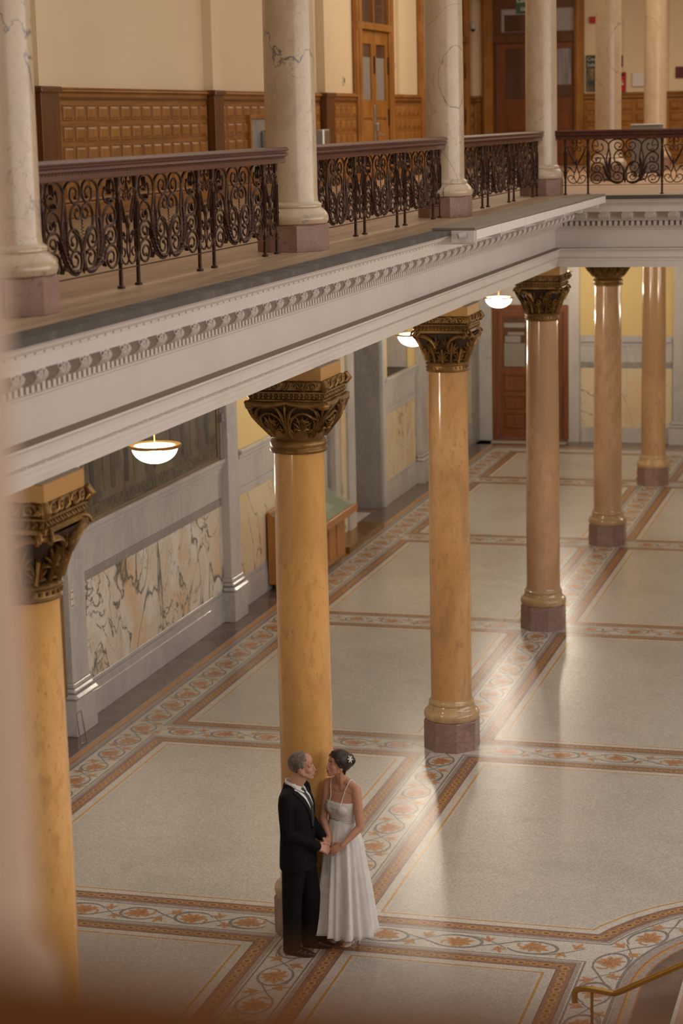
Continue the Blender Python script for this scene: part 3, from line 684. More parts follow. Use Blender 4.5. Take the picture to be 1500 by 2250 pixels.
b = MB(); scroll(b, lambda s_, w_: (-3.675+w_, 20.7-s_), 31.5, .0014, .50, .155); b.build('leaf_scroll', None, floor)
# arc band round the foot of the stair
RM = (RO+RI)/2-.005; aL = pi*.5*RM
b = MB(); b.use(G['mwhite'])
def arcring(b, r0, r1, z, ylow=-12.0):
    pts = [(ylow, None)]
    vs = []; 
    for R_ in (r0, r1):
        vs.append((AC[0]-R_, ylow, z)); vs += [(AC[0]-R_*math.cos(q*pi/36), AC[1]+R_*math.sin(q*pi/36), z) for q in range(37)]; vs.append((AC[0]+R_, ylow, z))
    n = len(vs)//2; b.add(vs, [(i, i+1, n+i+1, n+i) for i in range(n-1)])
arcring(b, RI-.02, RO+.0, .0003)
b.use(G['mgrey']); arcring(b, RI-.0, RI+.03, .0012)
b.use(G['mauve']); arcring(b, RI-.07, RI-.005, .0012)
b.use(G['mrust']); arcring(b, RI-.085, RI-.07, .0012)
b.use(G['mochre']); arcring(b, RI-.105, RI-.085, .0012)
b.use(G['mauve']); arcring(b, RI-.16, RI-.105, .0012)
b.use(G['mrust']); arcring(b, RI-.175, RI-.16, .0012)
b.use(G['darkst']); arcring(b, .6, RI-.175, .0012)
b.build('arc_border', None, floor)
def arcfn(s_, w_):
    if s_ < 5.0: return (AC[0]-RM-w_, AC[1]-5.0+s_)
    q = (s_-5.0)/RM; return (AC[0]-(RM+w_)*math.cos(q), AC[1]+(RM+w_)*math.sin(q))
b = MB(); scroll(b, arcfn, 5.0+pi*RM*.62, .0016, .62, .15); b.build('leaf_scroll', None, floor)
# wall side border: dark stone, ochre, grey lines
b = MB(); b.use(G['darkst']); b.box(WX, -4.07, -16, YF, 0, .001); b.box(WX, 9, 21.55, YF, 0, .001)
b.use(G['mauve']); b.box(-4.07, -4.05, -16, 21.5, 0, .0009)
b.use(G['morange']); b.box(-4.05, -4.01, -16, 21.5, 0, .001)
b.use(G['mochre']); b.box(-4.01, -3.985, -16, 21.5, 0, .001)
b.use(G['mrust']); b.box(-3.985, -3.965, -16, 21.5, 0, .001)
b.use(G['mauve']); b.box(-3.965, -3.90, -16, 21.5, 0, .0009)
b.use(G['mgrey']); b.box(-3.90, -3.875, -16, 21.5, 0, .001)
b.use(G['mrust']); b.box(-4.0, 9, 21.42, 21.55, 0, .001)
b.use(G['mauve']); b.box(-3.9, 9, 21.12, 21.42, 0, .0009)
b.build('wall_border', None, floor)
b = MB(); b.use(G['mred']); b.box(-5.6, -4.5, 12.1, 12.2, 0, .0015); b.box(-5.6, -4.5, 13.6, 13.7, 0, .0015); b.use(G['mwhite']); b.box(-5.6, -4.55, 12.3, 13.5, 0, .0013); b.build('threshold_inlay', None, floor)
MB().use(G['darkst']).box(-6.9, WX, 11.75, 13.95, -.2, 0.0008).build('passage_floor', None, floor)

# ---------------------------------------------------------------- capitals
def bellfn(r0, rtop, sq, z0, z1, bulge):
    def f(u, t, h=0.):
        r_ = r0+(rtop-r0)*(t**1.4 if not bulge else (math.sin(min(1., t*1.12)*pi/2)**1.25))
        p = 2+(sq-2)*t**1.5; c, s_ = math.cos(u), math.sin(u)
        rr = (r_+h)/((abs(c)**p+abs(s_)**p)**(1/p)); return (rr*c, rr*s_, z0+(z1-z0)*t)
    return f
def surfribbon(b, f, pts, w, hh=.010, n=5, h0=.002):
    """raised leaf rib following the bell"""
    P3 = []; U = []
    for (u, t) in pts:
        p = Vector(f(u, t, h0)); a = Vector(f(u+.01, t, h0))-p; c = Vector(f(u, min(1, t+.01), h0))-p
        nn = a.cross(c); nn = nn.normalized() if nn.length > 1e-9 else Vector((math.cos(u), math.sin(u), 0)); P3.append(p); U.append(nn)
    b.tube(P3, w, n, True, flat=hh/max(w if not isinstance(w, list) else max(w), 1e-4), upv=U)
def leaf3(b, f, u, t, ang, su, st, lobes=5, w=.014, hh=.02, h0=.004, curl=0.):
    for i in range(lobes):
        a = ang+(i-(lobes-1)/2)*(2.3/lobes); pts = []
        for k in range(5):
            q = k/4; aa = a+curl*q+(i-(lobes-1)/2)*.18*q; pts.append((u+su*q*math.cos(aa), min(1.0, max(.0, t+st*q*math.sin(aa)))))
        surfribbon(b, f, pts, [w*.45, w*.9, w, w*.8, w*.3], hh, 5, h0)
def spiral3(b, o, ex, ey, ez, R_, turns, w, n=30):
    pts = []; ws = []
    for i in range(n):
        t = i/(n-1); q = t*turns*2*pi; r_ = R_*(1-.85*t); pts.append(Vector(o)+Vector(ex)*r_*math.cos(q)+Vector(ey)*r_*math.sin(q)+Vector(ez)*w*.8*t); ws.append(w*(1-.45*t))
    b.tube(pts, ws, 7)
def capital(parent, kind, seed=1):
    rd = random.Random(seed); z0 = 4.34; z1 = 4.66
    f = bellfn(.205, .355 if kind in 'AD' else .325, 4.2 if kind in 'AD' else 3.4, z0, z1, kind in 'AD')
    b = MB(); n = 96; m = 20; vs = [f(2*pi*i/n, j/m, -.006) for j in range(m+1) for i in range(n)]
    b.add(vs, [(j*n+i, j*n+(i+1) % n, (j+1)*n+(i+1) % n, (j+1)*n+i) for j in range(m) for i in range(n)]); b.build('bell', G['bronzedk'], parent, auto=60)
    b = MB()
    if kind in 'AD':                                  # basket: ribs, arches with fan leaves
        prf = [(f(0, t/10)[0]+.006, f(0, t/10)[2]) for t in range(0, 4)]
        b.lathe(prf, 64, cap=False)
        for s_ in range(4):
            for hlf in (-1, 1):
                u0 = s_*pi/2+hlf*.39
                arch = [(u0+.33*math.cos(q), .28+.50*math.sin(q)) for q in [pi*(-.12+1.24*k/14) for k in range(15)]]
                surfribbon(b, f, arch, .011, .018, 6, .008)
                leaf3(b, f, u0, .30, pi/2, .25, .42, 7, .012, .022, .006)
                leaf3(b, f, u0, .62, -pi/2, .17, .22, 5, .009, .016, .010)
            for du in (0., pi/4):                     # fluted trunks
                uu = s_*pi/2+du
                for k in (-1, 0, 1): surfribbon(b, f, bez([(uu+k*.03, .18), (uu+k*.045, .5), (uu+k*.14, .82), (uu+k*.27, .94)], 10), .013, .024, 6, .008)
                leaf3(b, f, uu, .55, pi/2, .28, .44, 5, .011, .02, .012)
                leaf3(b, f, uu+.2, .2, pi/2, .16, .26, 3, .010, .018, .006); leaf3(b, f, uu-.2, .2, pi/2, .16, .26, 3, .010, .018, .006)
    else:                                             # two tiers of acanthus with volutes
        for i in range(8):
            u0 = i*pi/4; leaf3(b, f, u0, .04, pi/2, .34, .46, 7, .015, .026, .006); surfribbon(b, f, [(u0, .02), (u0, .3), (u0, .5)], .014, .03, 6, .01)
            leaf3(b, f, u0+pi/8, .30, pi/2, .30, .46, 7, .014, .026, .008); surfribbon(b, f, [(u0+pi/8, .05), (u0+pi/8, .5), (u0+pi/8, .74)], .013, .03, 6, .01)
            if kind == 'C':
                for q0, tt in ((0, .42), (pi/8, .72)):
                    surfribbon(b, f, [(u0+q0+(.13-.0065*k)*math.cos(k*.55), tt+(.20-.010*k)*math.sin(k*.55)) for k in range(18)], .011, .022, 6, .016)
        for i in range(4):
            for s_ in (-1, 1):
                uc = pi/4+i*pi/2
                surfribbon(b, f, bez([(uc-s_*.55, .55), (uc-s_*.45, .8), (uc-s_*.25, .93), (uc-s_*.05, .92)], 12), .016, .03, 6, .02)
                leaf3(b, f, uc-s_*.62, .6, pi/2, .12, .3, 3, .011, .02, .012)
    b.build('carved_leaves', G['bronze'], parent, auto=50)
    # corner volutes and lip
    b = MB(); a = .345 if kind in 'AD' else .315
    for i in range(4):
        q = pi/4+i*pi/2; e = Vector((math.cos(q), math.sin(q), 0)); s_ = Vector((-e.y, e.x, 0)); o = e*(a*1.26 if kind in 'AD' else a*1.30)+Vector((0, 0, 4.645 if kind in 'AD' else 4.64))
        if kind in 'AD':
            b.tube([o-s_*.055-e*.02, o-s_*.03+e*.012, o+e*.02, o+s_*.03+e*.012, o+s_*.055-e*.02], [.012, .03, .036, .03, .012], 10)
        else:
            for g_ in (-1, 1): spiral3(b, o+s_*g_*.035-e*.03, e, (0, 0, 1), s_*g_, .055, 1.6, .013)
            b.tube([o-s_*.05-e*.03, o+s_*.05-e*.03], .022, 10)
    if kind in 'AD':                                  # scalloped smooth lip
        for i in range(4):
            q = i*pi/2; e = Vector((math.cos(q), math.sin(q), 0)); s_ = Vector((-e.y, e.x, 0)); n = 24; P3 = []; ws = []
            for k in range(n+1):
                t = -1+2*k/n; P3.append(e*(a-.004-.03*(1-abs(t))**.8*0)+s_*t*a*.97+Vector((0, 0, 4.672-.022*abs(math.sin(t*pi)))));  ws.append(.018+.014*abs(math.sin(t*pi)))
            b.tube(P3, ws, 8)
    b.build('volutes', G['bronze'], parent, auto=50)
    # square bands
    b = MB(); h = .325 if kind in 'AD' else .30
    b.box(-h, h, -h, h, 4.66, 4.70, .006); b.box(-h+.01, h-.01, -h+.01, h-.01, 4.70, 4.745); b.box(-h-.01, h+.01, -h-.01, h+.01, 4.745, 4.765, .006); b.box(-h+.0, h-.0, -h+.0, h-.0, 4.765, 4.845, .01)
    b.build('abacus', G['bronze'], parent)
    b = MB(); hb = h-.008
    for i in range(4):
        c, s_ = math.cos(i*pi/2), math.sin(i*pi/2)
        def T(x, y, z): return (x*c-y*s_, x*s_+y*c, z)
        for k in range(15):                           # bead and reel
            y = (-7+k)/7*(hb-.012); r_ = .017 if k % 2 else .011
            b.tube([T(hb-.004, y, 4.703), T(hb+.012, y, 4.722), T(hb-.004, y, 4.742)], [r_*.6, r_, r_*.6], 7)
        for k in range(4):                            # running S scrolls
            y0 = (-1.5+k)/2*h; sg = 1 if k % 2 else -1
            spiral3(b, T(h+.004, y0-.02*sg, 4.806), (T(0, 1*sg, 0)), (0, 0, 1), T(1, 0, 0), .040, 1.5, .011, 24)
            b.tube([T(h+.006, y0+.04, 4.775), T(h+.022, y0+.065, 4.80), T(h+.012, y0+.085, 4.838)], [.006, .012, .006], 6)
            b.tube([T(h+.006, y0-.05, 4.84), T(h+.02, y0-.07, 4.80), T(h+.008, y0-.085, 4.772)], [.005, .010, .005], 6)
        o = T(h+.0, h+.0, 4.805); e = Vector((math.cos(pi/4+i*pi/2), math.sin(pi/4+i*pi/2), 0))
        b.tube([Vector(o)+Vector((0, 0, -.04)), Vector(o)+e*.025, Vector(o)+Vector((0, 0, .045))], [.02, .036, .022], 9)
    b.build('abacus_carving', G['bronze'], parent, auto=50)
    b = MB(); b.box(-.295, .295, -.295, .295, 4.845, 4.955, .004); b.build('impost_block', G['ochre'], parent)
    MB().box(-.292, .292, -.292, .292, 4.9553, 4.958).build('dust', G['dustshade'], parent)
    # necking
    if kind in 'AD': pr = [(.20, 4.225), (.232, 4.228), (.242, 4.240), (.242, 4.256), (.230, 4.268), (.229, 4.276), (.236, 4.28), (.240, 4.295), (.240, 4.312), (.228, 4.33), (.212, 4.345)]
    else: pr = [(.20, 4.232), (.226, 4.235), (.232, 4.245), (.226, 4.256), (.222, 4.262), (.222, 4.30), (.234, 4.308), (.238, 4.32), (.230, 4.333), (.208, 4.345)]
    b = MB(); b.lathe(pr, 64, cap=False); b.build('necking', G['bronze'], parent, auto=45)
    if kind not in 'AD':
        b = MB()
        for i in range(28): q = i*2*pi/28; b.tube([(.218*math.cos(q), .218*math.sin(q), 4.281), (.235*math.cos(q), .235*math.sin(q), 4.281)], [.018, .012], 4)
        b.build('bead_ring', G['bronze'], parent)
def octa(ap): return ap/math.cos(pi/8)
def lower_column(k, kind, sm, label, full=True):
    t = thing('marble_column', label, 'column', (0, YC[k], 0), 0, None)
    MB().lathe([(octa(.292), 0.0), (octa(.292), .325), (octa(.285), .337)], 8, rotoff=pi/8).build('plinth', G['plinth'], t)
    pr = [(.285, .337), (.300, .345), (.312, .375), (.310, .41), (.296, .437), (.275, .449), (.268, .455), (.264, .475), (.256, .495), (.250, .505), (.255, .51), (.258, .525), (.252, .54), (.242, .545), (.236, .555), (.232, .575)]
    MB().lathe(pr, 72, cap=False).build('base', G['basem'], t, auto=40)
    pr = [(.232, .57), (.229, .62), (.228, 1.4), (.225, 2.2), (.219, 3.2), (.212, 4.0), (.2085, 4.24)]
    MB().lathe(pr, 72, cap=False).build('shaft', sm, t, auto=40)
    capital(t, kind, ord(k))
    return t
def upper_column(k, label, zt=10.9):
    t = thing('upper_column', label, 'column', (0, YC[k], GZ))
    MB().lathe([(octa(.272), 0), (octa(.272), .205), (octa(.262), .215)], 8, rotoff=pi/8).build('plinth', G['uplinth'], t)
    pr = [(.262, .213), (.283, .222), (.294, .247), (.294, .268), (.285, .295), (.265, .322), (.242, .342), (.233, .348), (.238, .352), (.24, .366), (.234, .38), (.224, .386), (.214, .395)]
    MB().lathe(pr, 72, cap=False).build('base', G['ucol'], t, auto=40)
    MB().lathe([(.213, .39), (.208, .44), (.206, 1.5), (.19, zt-GZ-.6)], 72, cap=False).build('shaft', G['ucol'], t, auto=40)
    MB().lathe([(.19, zt-GZ-.62), (.21, zt-GZ-.6), (.2, zt-GZ-.5), (.25, zt-GZ-.2), (.32, zt-GZ-.1), (.32, zt-GZ)], 24).build('capital', G['plaster'], t, auto=40)
lower_column('Z', 'B', G['shaftA'], 'golden marble column at left edge, partly behind the blurred near column')
lower_column('A', 'A', G['shaftA'], 'golden ochre marble column directly behind the couple')
lower_column('B', 'B', G['shaftB'], 'orange marble column with volute capital, next beyond the couple')
lower_column('C', 'C', G['shaftC'], 'rose marble column with scroll leaf capital at the entablature corner')
lower_column('D', 'D', G['shaftD'], 'peach marble column under the far beam, second from the right')
lower_column('E', 'B', G['shaftE'], 'farthest tan marble column, rightmost on the floor, capital hidden by beam')
for k, l_ in (('Z', 'cream veined gallery column at left edge with large rounded base'), ('A', 'cream upper column with dark crack veins, between the two nearest balustrades'), ('B', 'cream upper column between the second and third left balustrades'), ('C', 'cream upper column at the gallery corner before the dark door'), ('D', 'cream upper column behind far balustrade, beside the green sign'), ('E', 'rightmost cream upper column behind the far balustrade')): upper_column(k, l_)

# ---------------------------------------------------------------- balustrades
ZR = GZ+.73
def post_mesh():
    b = MB()
    b.lathe([(.026, 0), (.026, .012), (.014, .02), (.013, .15), (.018, .16), (.018, .17), (.014, .178), (.017, .21), (.018, .56), (.021, .57), (.021, .58), (.015, .585), (.015, .60), (.02, .61), (.013, .625), (.02, .66), (.022, .70), (.026, .715), (.026, .735)], 12)
    for i in range(8):
        a = i*pi/4; b.tube([(.018*math.cos(a), .018*math.sin(a), .22), (.0195*math.cos(a), .0195*math.sin(a), .55)], .004, 4)
    for s_ in (-1, 1): b.tube([(0, 0, .26), (.0, s_*.03, .30), (.01, s_*.05, .33)], .006, 5)
    return b
def leafblade(b, pts, w, T, th=.007):                # serrated acanthus along a curve
    pts = bez(pts, 14); m = len(pts)
    b.tube([T(*p) for p in pts], [w*.35*(.5+math.sin(pi*k/(m-1))*.6) for k in range(m)], 6)
    for k in range(1, m-1):
        dx, dy = pts[k+1][0]-pts[k-1][0], pts[k+1][1]-pts[k-1][1]; L_ = math.hypot(dx, dy) or 1; nx, ny = -dy/L_, dx/L_
        for s_ in (-1, 1):
            ww = w*(.7+.5*math.sin(pi*k/(m-1))); p = pts[k]; q = (p[0]+s_*nx*ww+dx*.6, p[1]+s_*ny*ww+dy*.6)
            P0 = Vector(T(*p)); P1 = Vector(T(*q)); P1.x += .012*s_
            b.tube([P0, (P0+P1)/2+Vector((.008*s_, 0, .0)), P1], [w*.28, w*.30, w*.08], 5)
def panel_curves(W_, narrow=False):
    b = MB(); H = .585; zb = .135
    def blob(p, r_): b.lathe([(r_*.1, -r_), (r_*.75, -r_*.6), (r_, 0), (r_*.7, r_*.6), (r_*.1, r_)], 8, c=p)
    if not narrow:
        cx = 900.; sx = W_/680.; sz = H/505.
        def mk(s_):
            def T(x, y): return (0.0, s_*(x-cx)*sx, zb+(712-y)*sz)
            return T
        cur = [
            [(768, 640), (740, 540), (722, 430), (742, 320), (738, 262), (700, 222), (645, 208), (600, 228), (584, 285), (600, 335), (640, 352), (680, 335), (692, 298), (676, 268)],
            [(770, 640), (752, 540), (762, 430), (748, 330), (742, 270), (775, 228), (830, 212), (878, 232), (892, 280), (872, 322), (832, 332), (802, 305), (805, 262), (838, 250), (862, 275), (848, 302)],
            [(740, 590), (716, 500), (700, 420), (668, 375), (625, 362), (588, 392), (584, 440), (612, 475), (652, 470), (666, 436), (645, 412), (618, 424), (624, 446)],
            [(760, 640), (716, 560), (692, 495), (648, 470), (600, 482), (578, 525), (592, 566), (640, 574), (664, 540), (648, 505), (618, 508), (612, 534), (634, 546)],
            [(780, 680), (700, 655), (686, 605), (640, 576), (590, 596), (570, 642), (592, 692), (642, 704), (674, 668), (668, 628), (632, 612), (606, 636), (616, 668), (642, 668)],
            [(700, 575), (745, 655), (795, 698), (846, 704), (880, 668), (882, 612), (848, 584), (806, 588), (788, 622), (806, 660), (840, 660), (854, 632), (834, 610)],
            [(898, 620), (884, 560), (858, 486), (816, 464), (776, 486), (768, 534), (796, 574), (836, 570), (852, 530), (828, 500), (798, 516), (806, 544)],
            [(898, 600), (878, 520), (812, 470), (796, 410), (816, 356), (862, 336), (894, 366), (884, 408), (852, 412), (840, 386), (858, 368)]]
        for s_ in (-1, 1):
            T = mk(s_)
            for c in cur:
                p = bez(c, 34); b.tube([T(*q) for q in p], [.0105-.0035*k/len(p) for k in range(len(p))], 6)
                e = T(*c[-1]); blob(e, .014)
            leafblade(b, [(880, 690), (800, 685), (750, 640), (712, 570), (690, 520)], .040, T)
            leafblade(b, [(768, 640), (748, 560), (745, 470), (752, 420)], .026, T)
            for c in ([(612, 345), (640, 325), (662, 345)], [(640, 300), (615, 280), (592, 285)], [(640, 290), (640, 260), (630, 225)], [(625, 440), (636, 430), (640, 412)], [(700, 690), (715, 660), (735, 650)]): leafblade(b, c, .020, T)
        T = mk(1)
        zz = []
        for k in range(18): t = k/17; zz.append(Vector((0.0, .028*(1-t*.2)*(1 if k % 2 else -1)*(.4+.6*math.sin(pi*min(1, t+.15))), zb+(712-(560-150*t))*sz)))
        b.tube(zz, .005, 5)
        b.tube([T(900, 560), T(900, 620), T(900, 660), T(900, 708)], [.008, .022, .02, .003], 8)
        for s_ in (-1, 1): leafblade(b, [(900, 600), (880+0, 590), (868, 600)], .016, mk(s_))
    else:
        cx = 1380.; sx = W_/205.; sz = H/505.
        for s_ in (-1, 1):
            def T(x, y): return (.004*s_, s_*(x-cx)*sx, zb+(712-y)*sz)
            cur = [[(1480, 282), (1450, 360), (1400, 460), (1372, 540), (1352, 600), (1362, 660), (1400, 700), (1448, 690), (1474, 650), (1462, 618), (1430, 612), (1416, 640), (1436, 656)],
                   [(1480, 290), (1440, 280), (1400, 300), (1374, 250), (1382, 214), (1412, 206), (1432, 232), (1418, 254), (1400, 240)],
                   [(1380, 490), (1402, 580), (1440, 540), (1470, 520)],
                   [(1384, 300), (1396, 340), (1420, 330), (1416, 306)]]
            for c in cur: p = bez(c, 28); b.tube([T(*q) for q in p], .0068, 6)
            leafblade(b, [(1470, 330), (1440, 400), (1405, 470)], .018, T); leafblade(b, [(1430, 545), (1450, 520), (1478, 518)], .014, T)
        b.tube([(0, 0, zb+.24), (0, 0, zb+.28), (0, 0, zb+.33)], [.006, .022, .006], 8)
    return b
IR = G['iron']; cacheP = {}
def balustrade(label, loc, rz, L_, offs, g_=.155, endpad=.0):
    """local y along the rail, x towards the hall"""
    t = thing('balustrade', label, 'balustrade', loc, rz, 'balustrades of the gallery')
    h = L_/2
    b = MB(); pr = [(-.052, .715), (.052, .715), (.056, .722), (.056, .762), (.078, .772), (.080, .785), (.066, .797), (.066, .806), (.082, .812), (.086, .822), (.07, .838), (-.07, .838), (-.086, .822), (-.082, .812), (-.066, .806), (-.066, .797), (-.080, .785), (-.078, .772), (-.056, .762), (-.056, .722)]
    n = len(pr); vs = [(x, -h, z) for x, z in pr]+[(x, h, z) for x, z in pr]
    b.add(vs, [tuple(range(n))[::-1], tuple(range(n, 2*n))]+[(i, (i+1) % n, n+(i+1) % n, n+i) for i in range(n)]); b.build('handrail', G['rail'], t, auto=25)
    b = MB(); k = int(L_/.05)
    for i in range(k): b.box(.056, .0595, -h+.02+i*.05, -h+.045+i*.05, .752, .759)
    o = b.build('rail_beading', G['iron'], t); o['kind'] = 'stuff'
    MB().box(-.007, .007, -h+.03, h-.03, .118, .130).build('bottom_bar', IR, t)
    def get(key, fn):
        if key not in cacheP:
            o = fn().build(key[0], IR, t, auto=45); cacheP[key] = o; return o
        c = cacheP[key].copy(); COL.objects.link(c); c.parent = t; return c
    for o_ in offs:
        for s_ in (-1, 1): get(('post',), post_mesh).location = (0, o_+s_*g_, 0)
        get(('narrow_panel', round(g_, 3)), lambda: panel_curves(2*g_-.04, True)).location = (0, o_, 0)
    for a, c in zip(offs[:-1], offs[1:]):
        w_ = round(c-a-2*g_-.04, 3); get(('scroll_panel', w_), lambda: panel_curves(w_)).location = (0, (a+c)/2, 0)
    return t
balustrade('nearest iron balustrade, between the left edge column and the cracked veined column', (0, (YC['Z']+YC['A'])/2-.12, GZ), 0, 5.53-.44, [-2.28, -.76, .76, 2.28])
balustrade('second iron balustrade along the left gallery, below the oak double door', (0, (YC['A']+YC['B'])/2+.07, GZ), 0, 5.53-.56, [-2.28, -.76, .76, 2.28])
balustrade('third iron balustrade along the left gallery, ending at the corner column', (0, (YC['B']+YC['C'])/2, GZ), 0, 5.66-.46, [-2.34, -.78, .78, 2.34])
balustrade('far iron balustrade facing the camera, with open scrolls against the light', (.20+5.2/2+.0, YCC, GZ), -pi/2, 5.2, [-2.33, -1.06, .21, 1.48, 2.4][:4], .15)

# ---------------------------------------------------------------- lamps
def lamp(x, y, label):
    t = thing('pendant_lamp', label, 'lamp', (x, y, 3.84), 0, 'pendant bowl lamps of the aisle')
    R_ = .225; pr = [(R_*math.sin(q*pi/2/12)+.0005, -R_*.72*math.cos(q*pi/2/12)) for q in range(13)]
    b = MB(); b.lathe(pr, 40, cap=False); b.build('glass_bowl', G['lampg'], t, auto=60)
    b = MB(); b.lathe([(.205, .012), (.15, .02), (.001, .022)], 40, cap=False); b.build('glass_top', G['lampg'], t, auto=60)
    b = MB(); b.lathe([(.205, .0), (.24, -.008), (.262, .006), (.266, .018), (.258, .028), (.225, .024), (.2, .018), (.205, .0)], 44, cap=False); b.build('rim', G['brass'], t, auto=40)
    b = MB(); b.tube([(0, 0, .02), (0, 0, 1.3)], .008, 8); b.lathe([(.05, 1.27), (.06, 1.30), (.06, 1.32)], 16); b.build('stem', G['brass'], t)
    for dz, e in ((.14, 50), (-.36, 76)):
        l = bpy.data.lights.new('bowl_light', 'POINT'); l.energy = e; l.color = (1, .87, .68); l.shadow_soft_size = .10
        o = lnk('bowl_light', l, t, (0, 0, dz))
lamp(-2.2, -3.16, 'lit white bowl lamp nearest the camera, before the dark mural')
lamp(-2.2, 7.35, 'lit bowl lamp half hidden behind the volute capital')
lamp(-2.2, 13.5, 'lit bowl lamp hanging before the dark red far door')
for y in (-13.5, 19.5): lamp(-2.2, y, 'bowl lamp outside the frame at %s end of the aisle' % ('near' if y < 0 else 'far'))
for x in (3, 7): lamp(x, 14.5, 'bowl lamp under far gallery, %s' % ('nearer the peach column' if x < 5 else 'farther right outside the frame'))

# ---------------------------------------------------------------- display case by the left wall
dc = thing('display_case', 'honey oak display case with sloping glass top behind the golden column', 'display case', (WX+.06, 7.12, 0))
L_ = 2.75
b = MB(); b.box(.0, .50, .10, L_-.35, .10, .80, .004); b.build('carcass', G['case'], dc)
b = MB(); b.box(.03, .44, .14, L_-.4, 0, .1); b.build('toe_base', G['brass'], dc)
b = MB(); vs = []
for y in (0, .03): vs += [(-.02, y, .70), (.60, y, .70), (.60, y, .86), (-.02, y, 1.20)]
b.add(vs, [(0, 1, 2, 3), (7, 6, 5, 4), (0, 4, 5, 1), (1, 5, 6, 2), (2, 6, 7, 3), (3, 7, 4, 0)]); b.build('side_cheek', G['case'], dc); inst(dc.children[-1], dc, (0, L_-.03, 0))
MB().box(-.02, .45, 0, .03, .10, .70).build('side_panel', G['case'], dc)
b = MB(); b.box(.57, .62, 0, L_, .74, .87, .006); b.build('front_rim', G['case'], dc)
b = MB(); b.box(-.02, .02, 0, L_, .74, 1.20, .004); b.build('back_board', G['case'], dc)
for i in range(5):
    MB().box(.50, .515, .16+i*.43, .52+i*.43, .16, .72, .01).build('door_panel', G['case'], dc)
def slope(x0, x1, y0, y1, off, th, nm, m):
    zz = lambda x: 1.19-(x+.02)/.62*.335+off
    b = MB(); b.add([(x0, y0, zz(x0)), (x1, y0, zz(x1)), (x1, y1, zz(x1)), (x0, y1, zz(x0)), (x0, y0, zz(x0)-th), (x1, y0, zz(x1)-th), (x1, y1, zz(x1)-th), (x0, y1, zz(x0)-th)], [(0, 1, 2, 3), (7, 6, 5, 4), (0, 4, 5, 1), (1, 5, 6, 2), (2, 6, 7, 3), (3, 7, 4, 0)]); return b.build(nm, m, dc)
slope(.02, .57, .03, L_-.03, -.07, .01, 'felt_bed', G['green']); slope(.02, .57, .03, L_-.03, .0, .006, 'glass_top', G['clear'])
slope(.16, .40, 1.75, 2.15, -.06, .004, 'paper_sheet', G['paper']); slope(.12, .34, 1.25, 1.6, -.06, .004, 'paper_sheet', G['paper'])

# ---------------------------------------------------------------- stair foot and brass rail
st = S(MB().box(3.29, 14, -12.0, -6.15, 0, .005).build('trim_3', G['mwhite'])); st['label'] = 'pink marble steps rising from the dark stone apron'
pk = mat('pink marble tread', (.48, .30, .23), .3, layers=[('n', 4, (.40, .24, .18), .45, .7, 5)])
for i in range(5):
    MB().box(3.31+i*.32, 3.31+i*.32+.36, -12.0, -6.17, .005+i*.16, .155+i*.16, .004).build('step', pk, st)
    MB().box(3.30+i*.32, 3.335+i*.32, -12.0, -6.16, .135+i*.16, .158+i*.16, .004).build('nosing', G['mwhite'], st)
MB().box(4.9, 9, -12, -6.17, 0, .80).build('landing', pk, st)
hr = thing('brass_handrail', 'brass handrail rising to the right over the dark stone apron', 'handrail', (2.90, -8.3, 0))
b = MB(); b.tube(bez([(-.12, 0, .795), (-.122, 0, .86), (-.10, 0, .893), (-.03, 0, .905), (.06, 0, .898), (.155, 0, .888)], 20)+[(.20, 0, .908), (.63, 0, 1.148), (1.7, 0, 1.75)], .0215, 12); b.build('rail', G['goldpaint'], hr, auto=50)
b = MB(); b.tube([(0, 0, 0), (0, 0, .9)], .011, 8); b.lathe([(.035, 0), (.035, .008), (.012, .02)], 14); b.build('post', G['brass'], hr)

# ---------------------------------------------------------------- near column and near handrail (soft in the foreground)
nc = thing('near_column', 'blurred pinkish beige column close to the camera at left edge', 'column', (4.108, -20.37, 5.88))
MB().lathe([(octa(.21), 0), (octa(.21), .2)], 8, rotoff=pi/8).build('plinth', G['uplinth'], nc)
NM = mat('warm beige column paint', (.60, .42, .31), .6)
MB().lathe([(.205, .2), (.22, .22), (.22, .27), (.2, .3)], 48).build('base', NM, nc, auto=40)
MB().lathe([(.2, .3), (.203, 5)], 48).build('shaft', NM, nc, auto=40)
nr = thing('near_handrail', 'blurred orange brown handrail along the bottom edge', 'handrail', (5.1, -21.57, 5.88))
b = MB(); b.box(-2.6, 2.4, -.08, .08, .74, .8338, .012); b.build('rail', G['railnear'], nr)
for i in range(12): b = MB(); b.tube([(-2.5+i*.42, 0, 0), (-2.5+i*.42, 0, .74)], .018, 10); b.build('baluster', G['iron'], nr)

# ---------------------------------------------------------------- small fittings
def text(body, size, loc, rot, m, parent, ext=.002, name='lettering'):
    c = bpy.data.curves.new('lettering', 'FONT'); c.body = body; c.size = size; c.extrude = ext; o = bpy.data.objects.new('tmp', c); COL.objects.link(o)
    bpy.context.view_layer.update(); dg = bpy.context.evaluated_depsgraph_get(); me = bpy.data.meshes.new_from_object(o.evaluated_get(dg)); bpy.data.objects.remove(o)
    me.materials.clear(); me.materials.append(m); k = lnk(name, me, parent, loc); k.rotation_euler = rot; return k
R90 = (pi/2, 0, 0)
sg = thing('wall_sign', 'dark green bilingual sign with white lettering beside the dark door', 'sign', (-2.08, YF-.02, 7.39))
MB().box(0, .62, -.012, .018, .48, .74, .003).build('plate', G['dgreen'], sg)
text('Council', .105, (.02, -.015, .63), R90, G['signw'], sg); text('Salle', .105, (.02, -.015, .51), R90, G['signw'], sg)
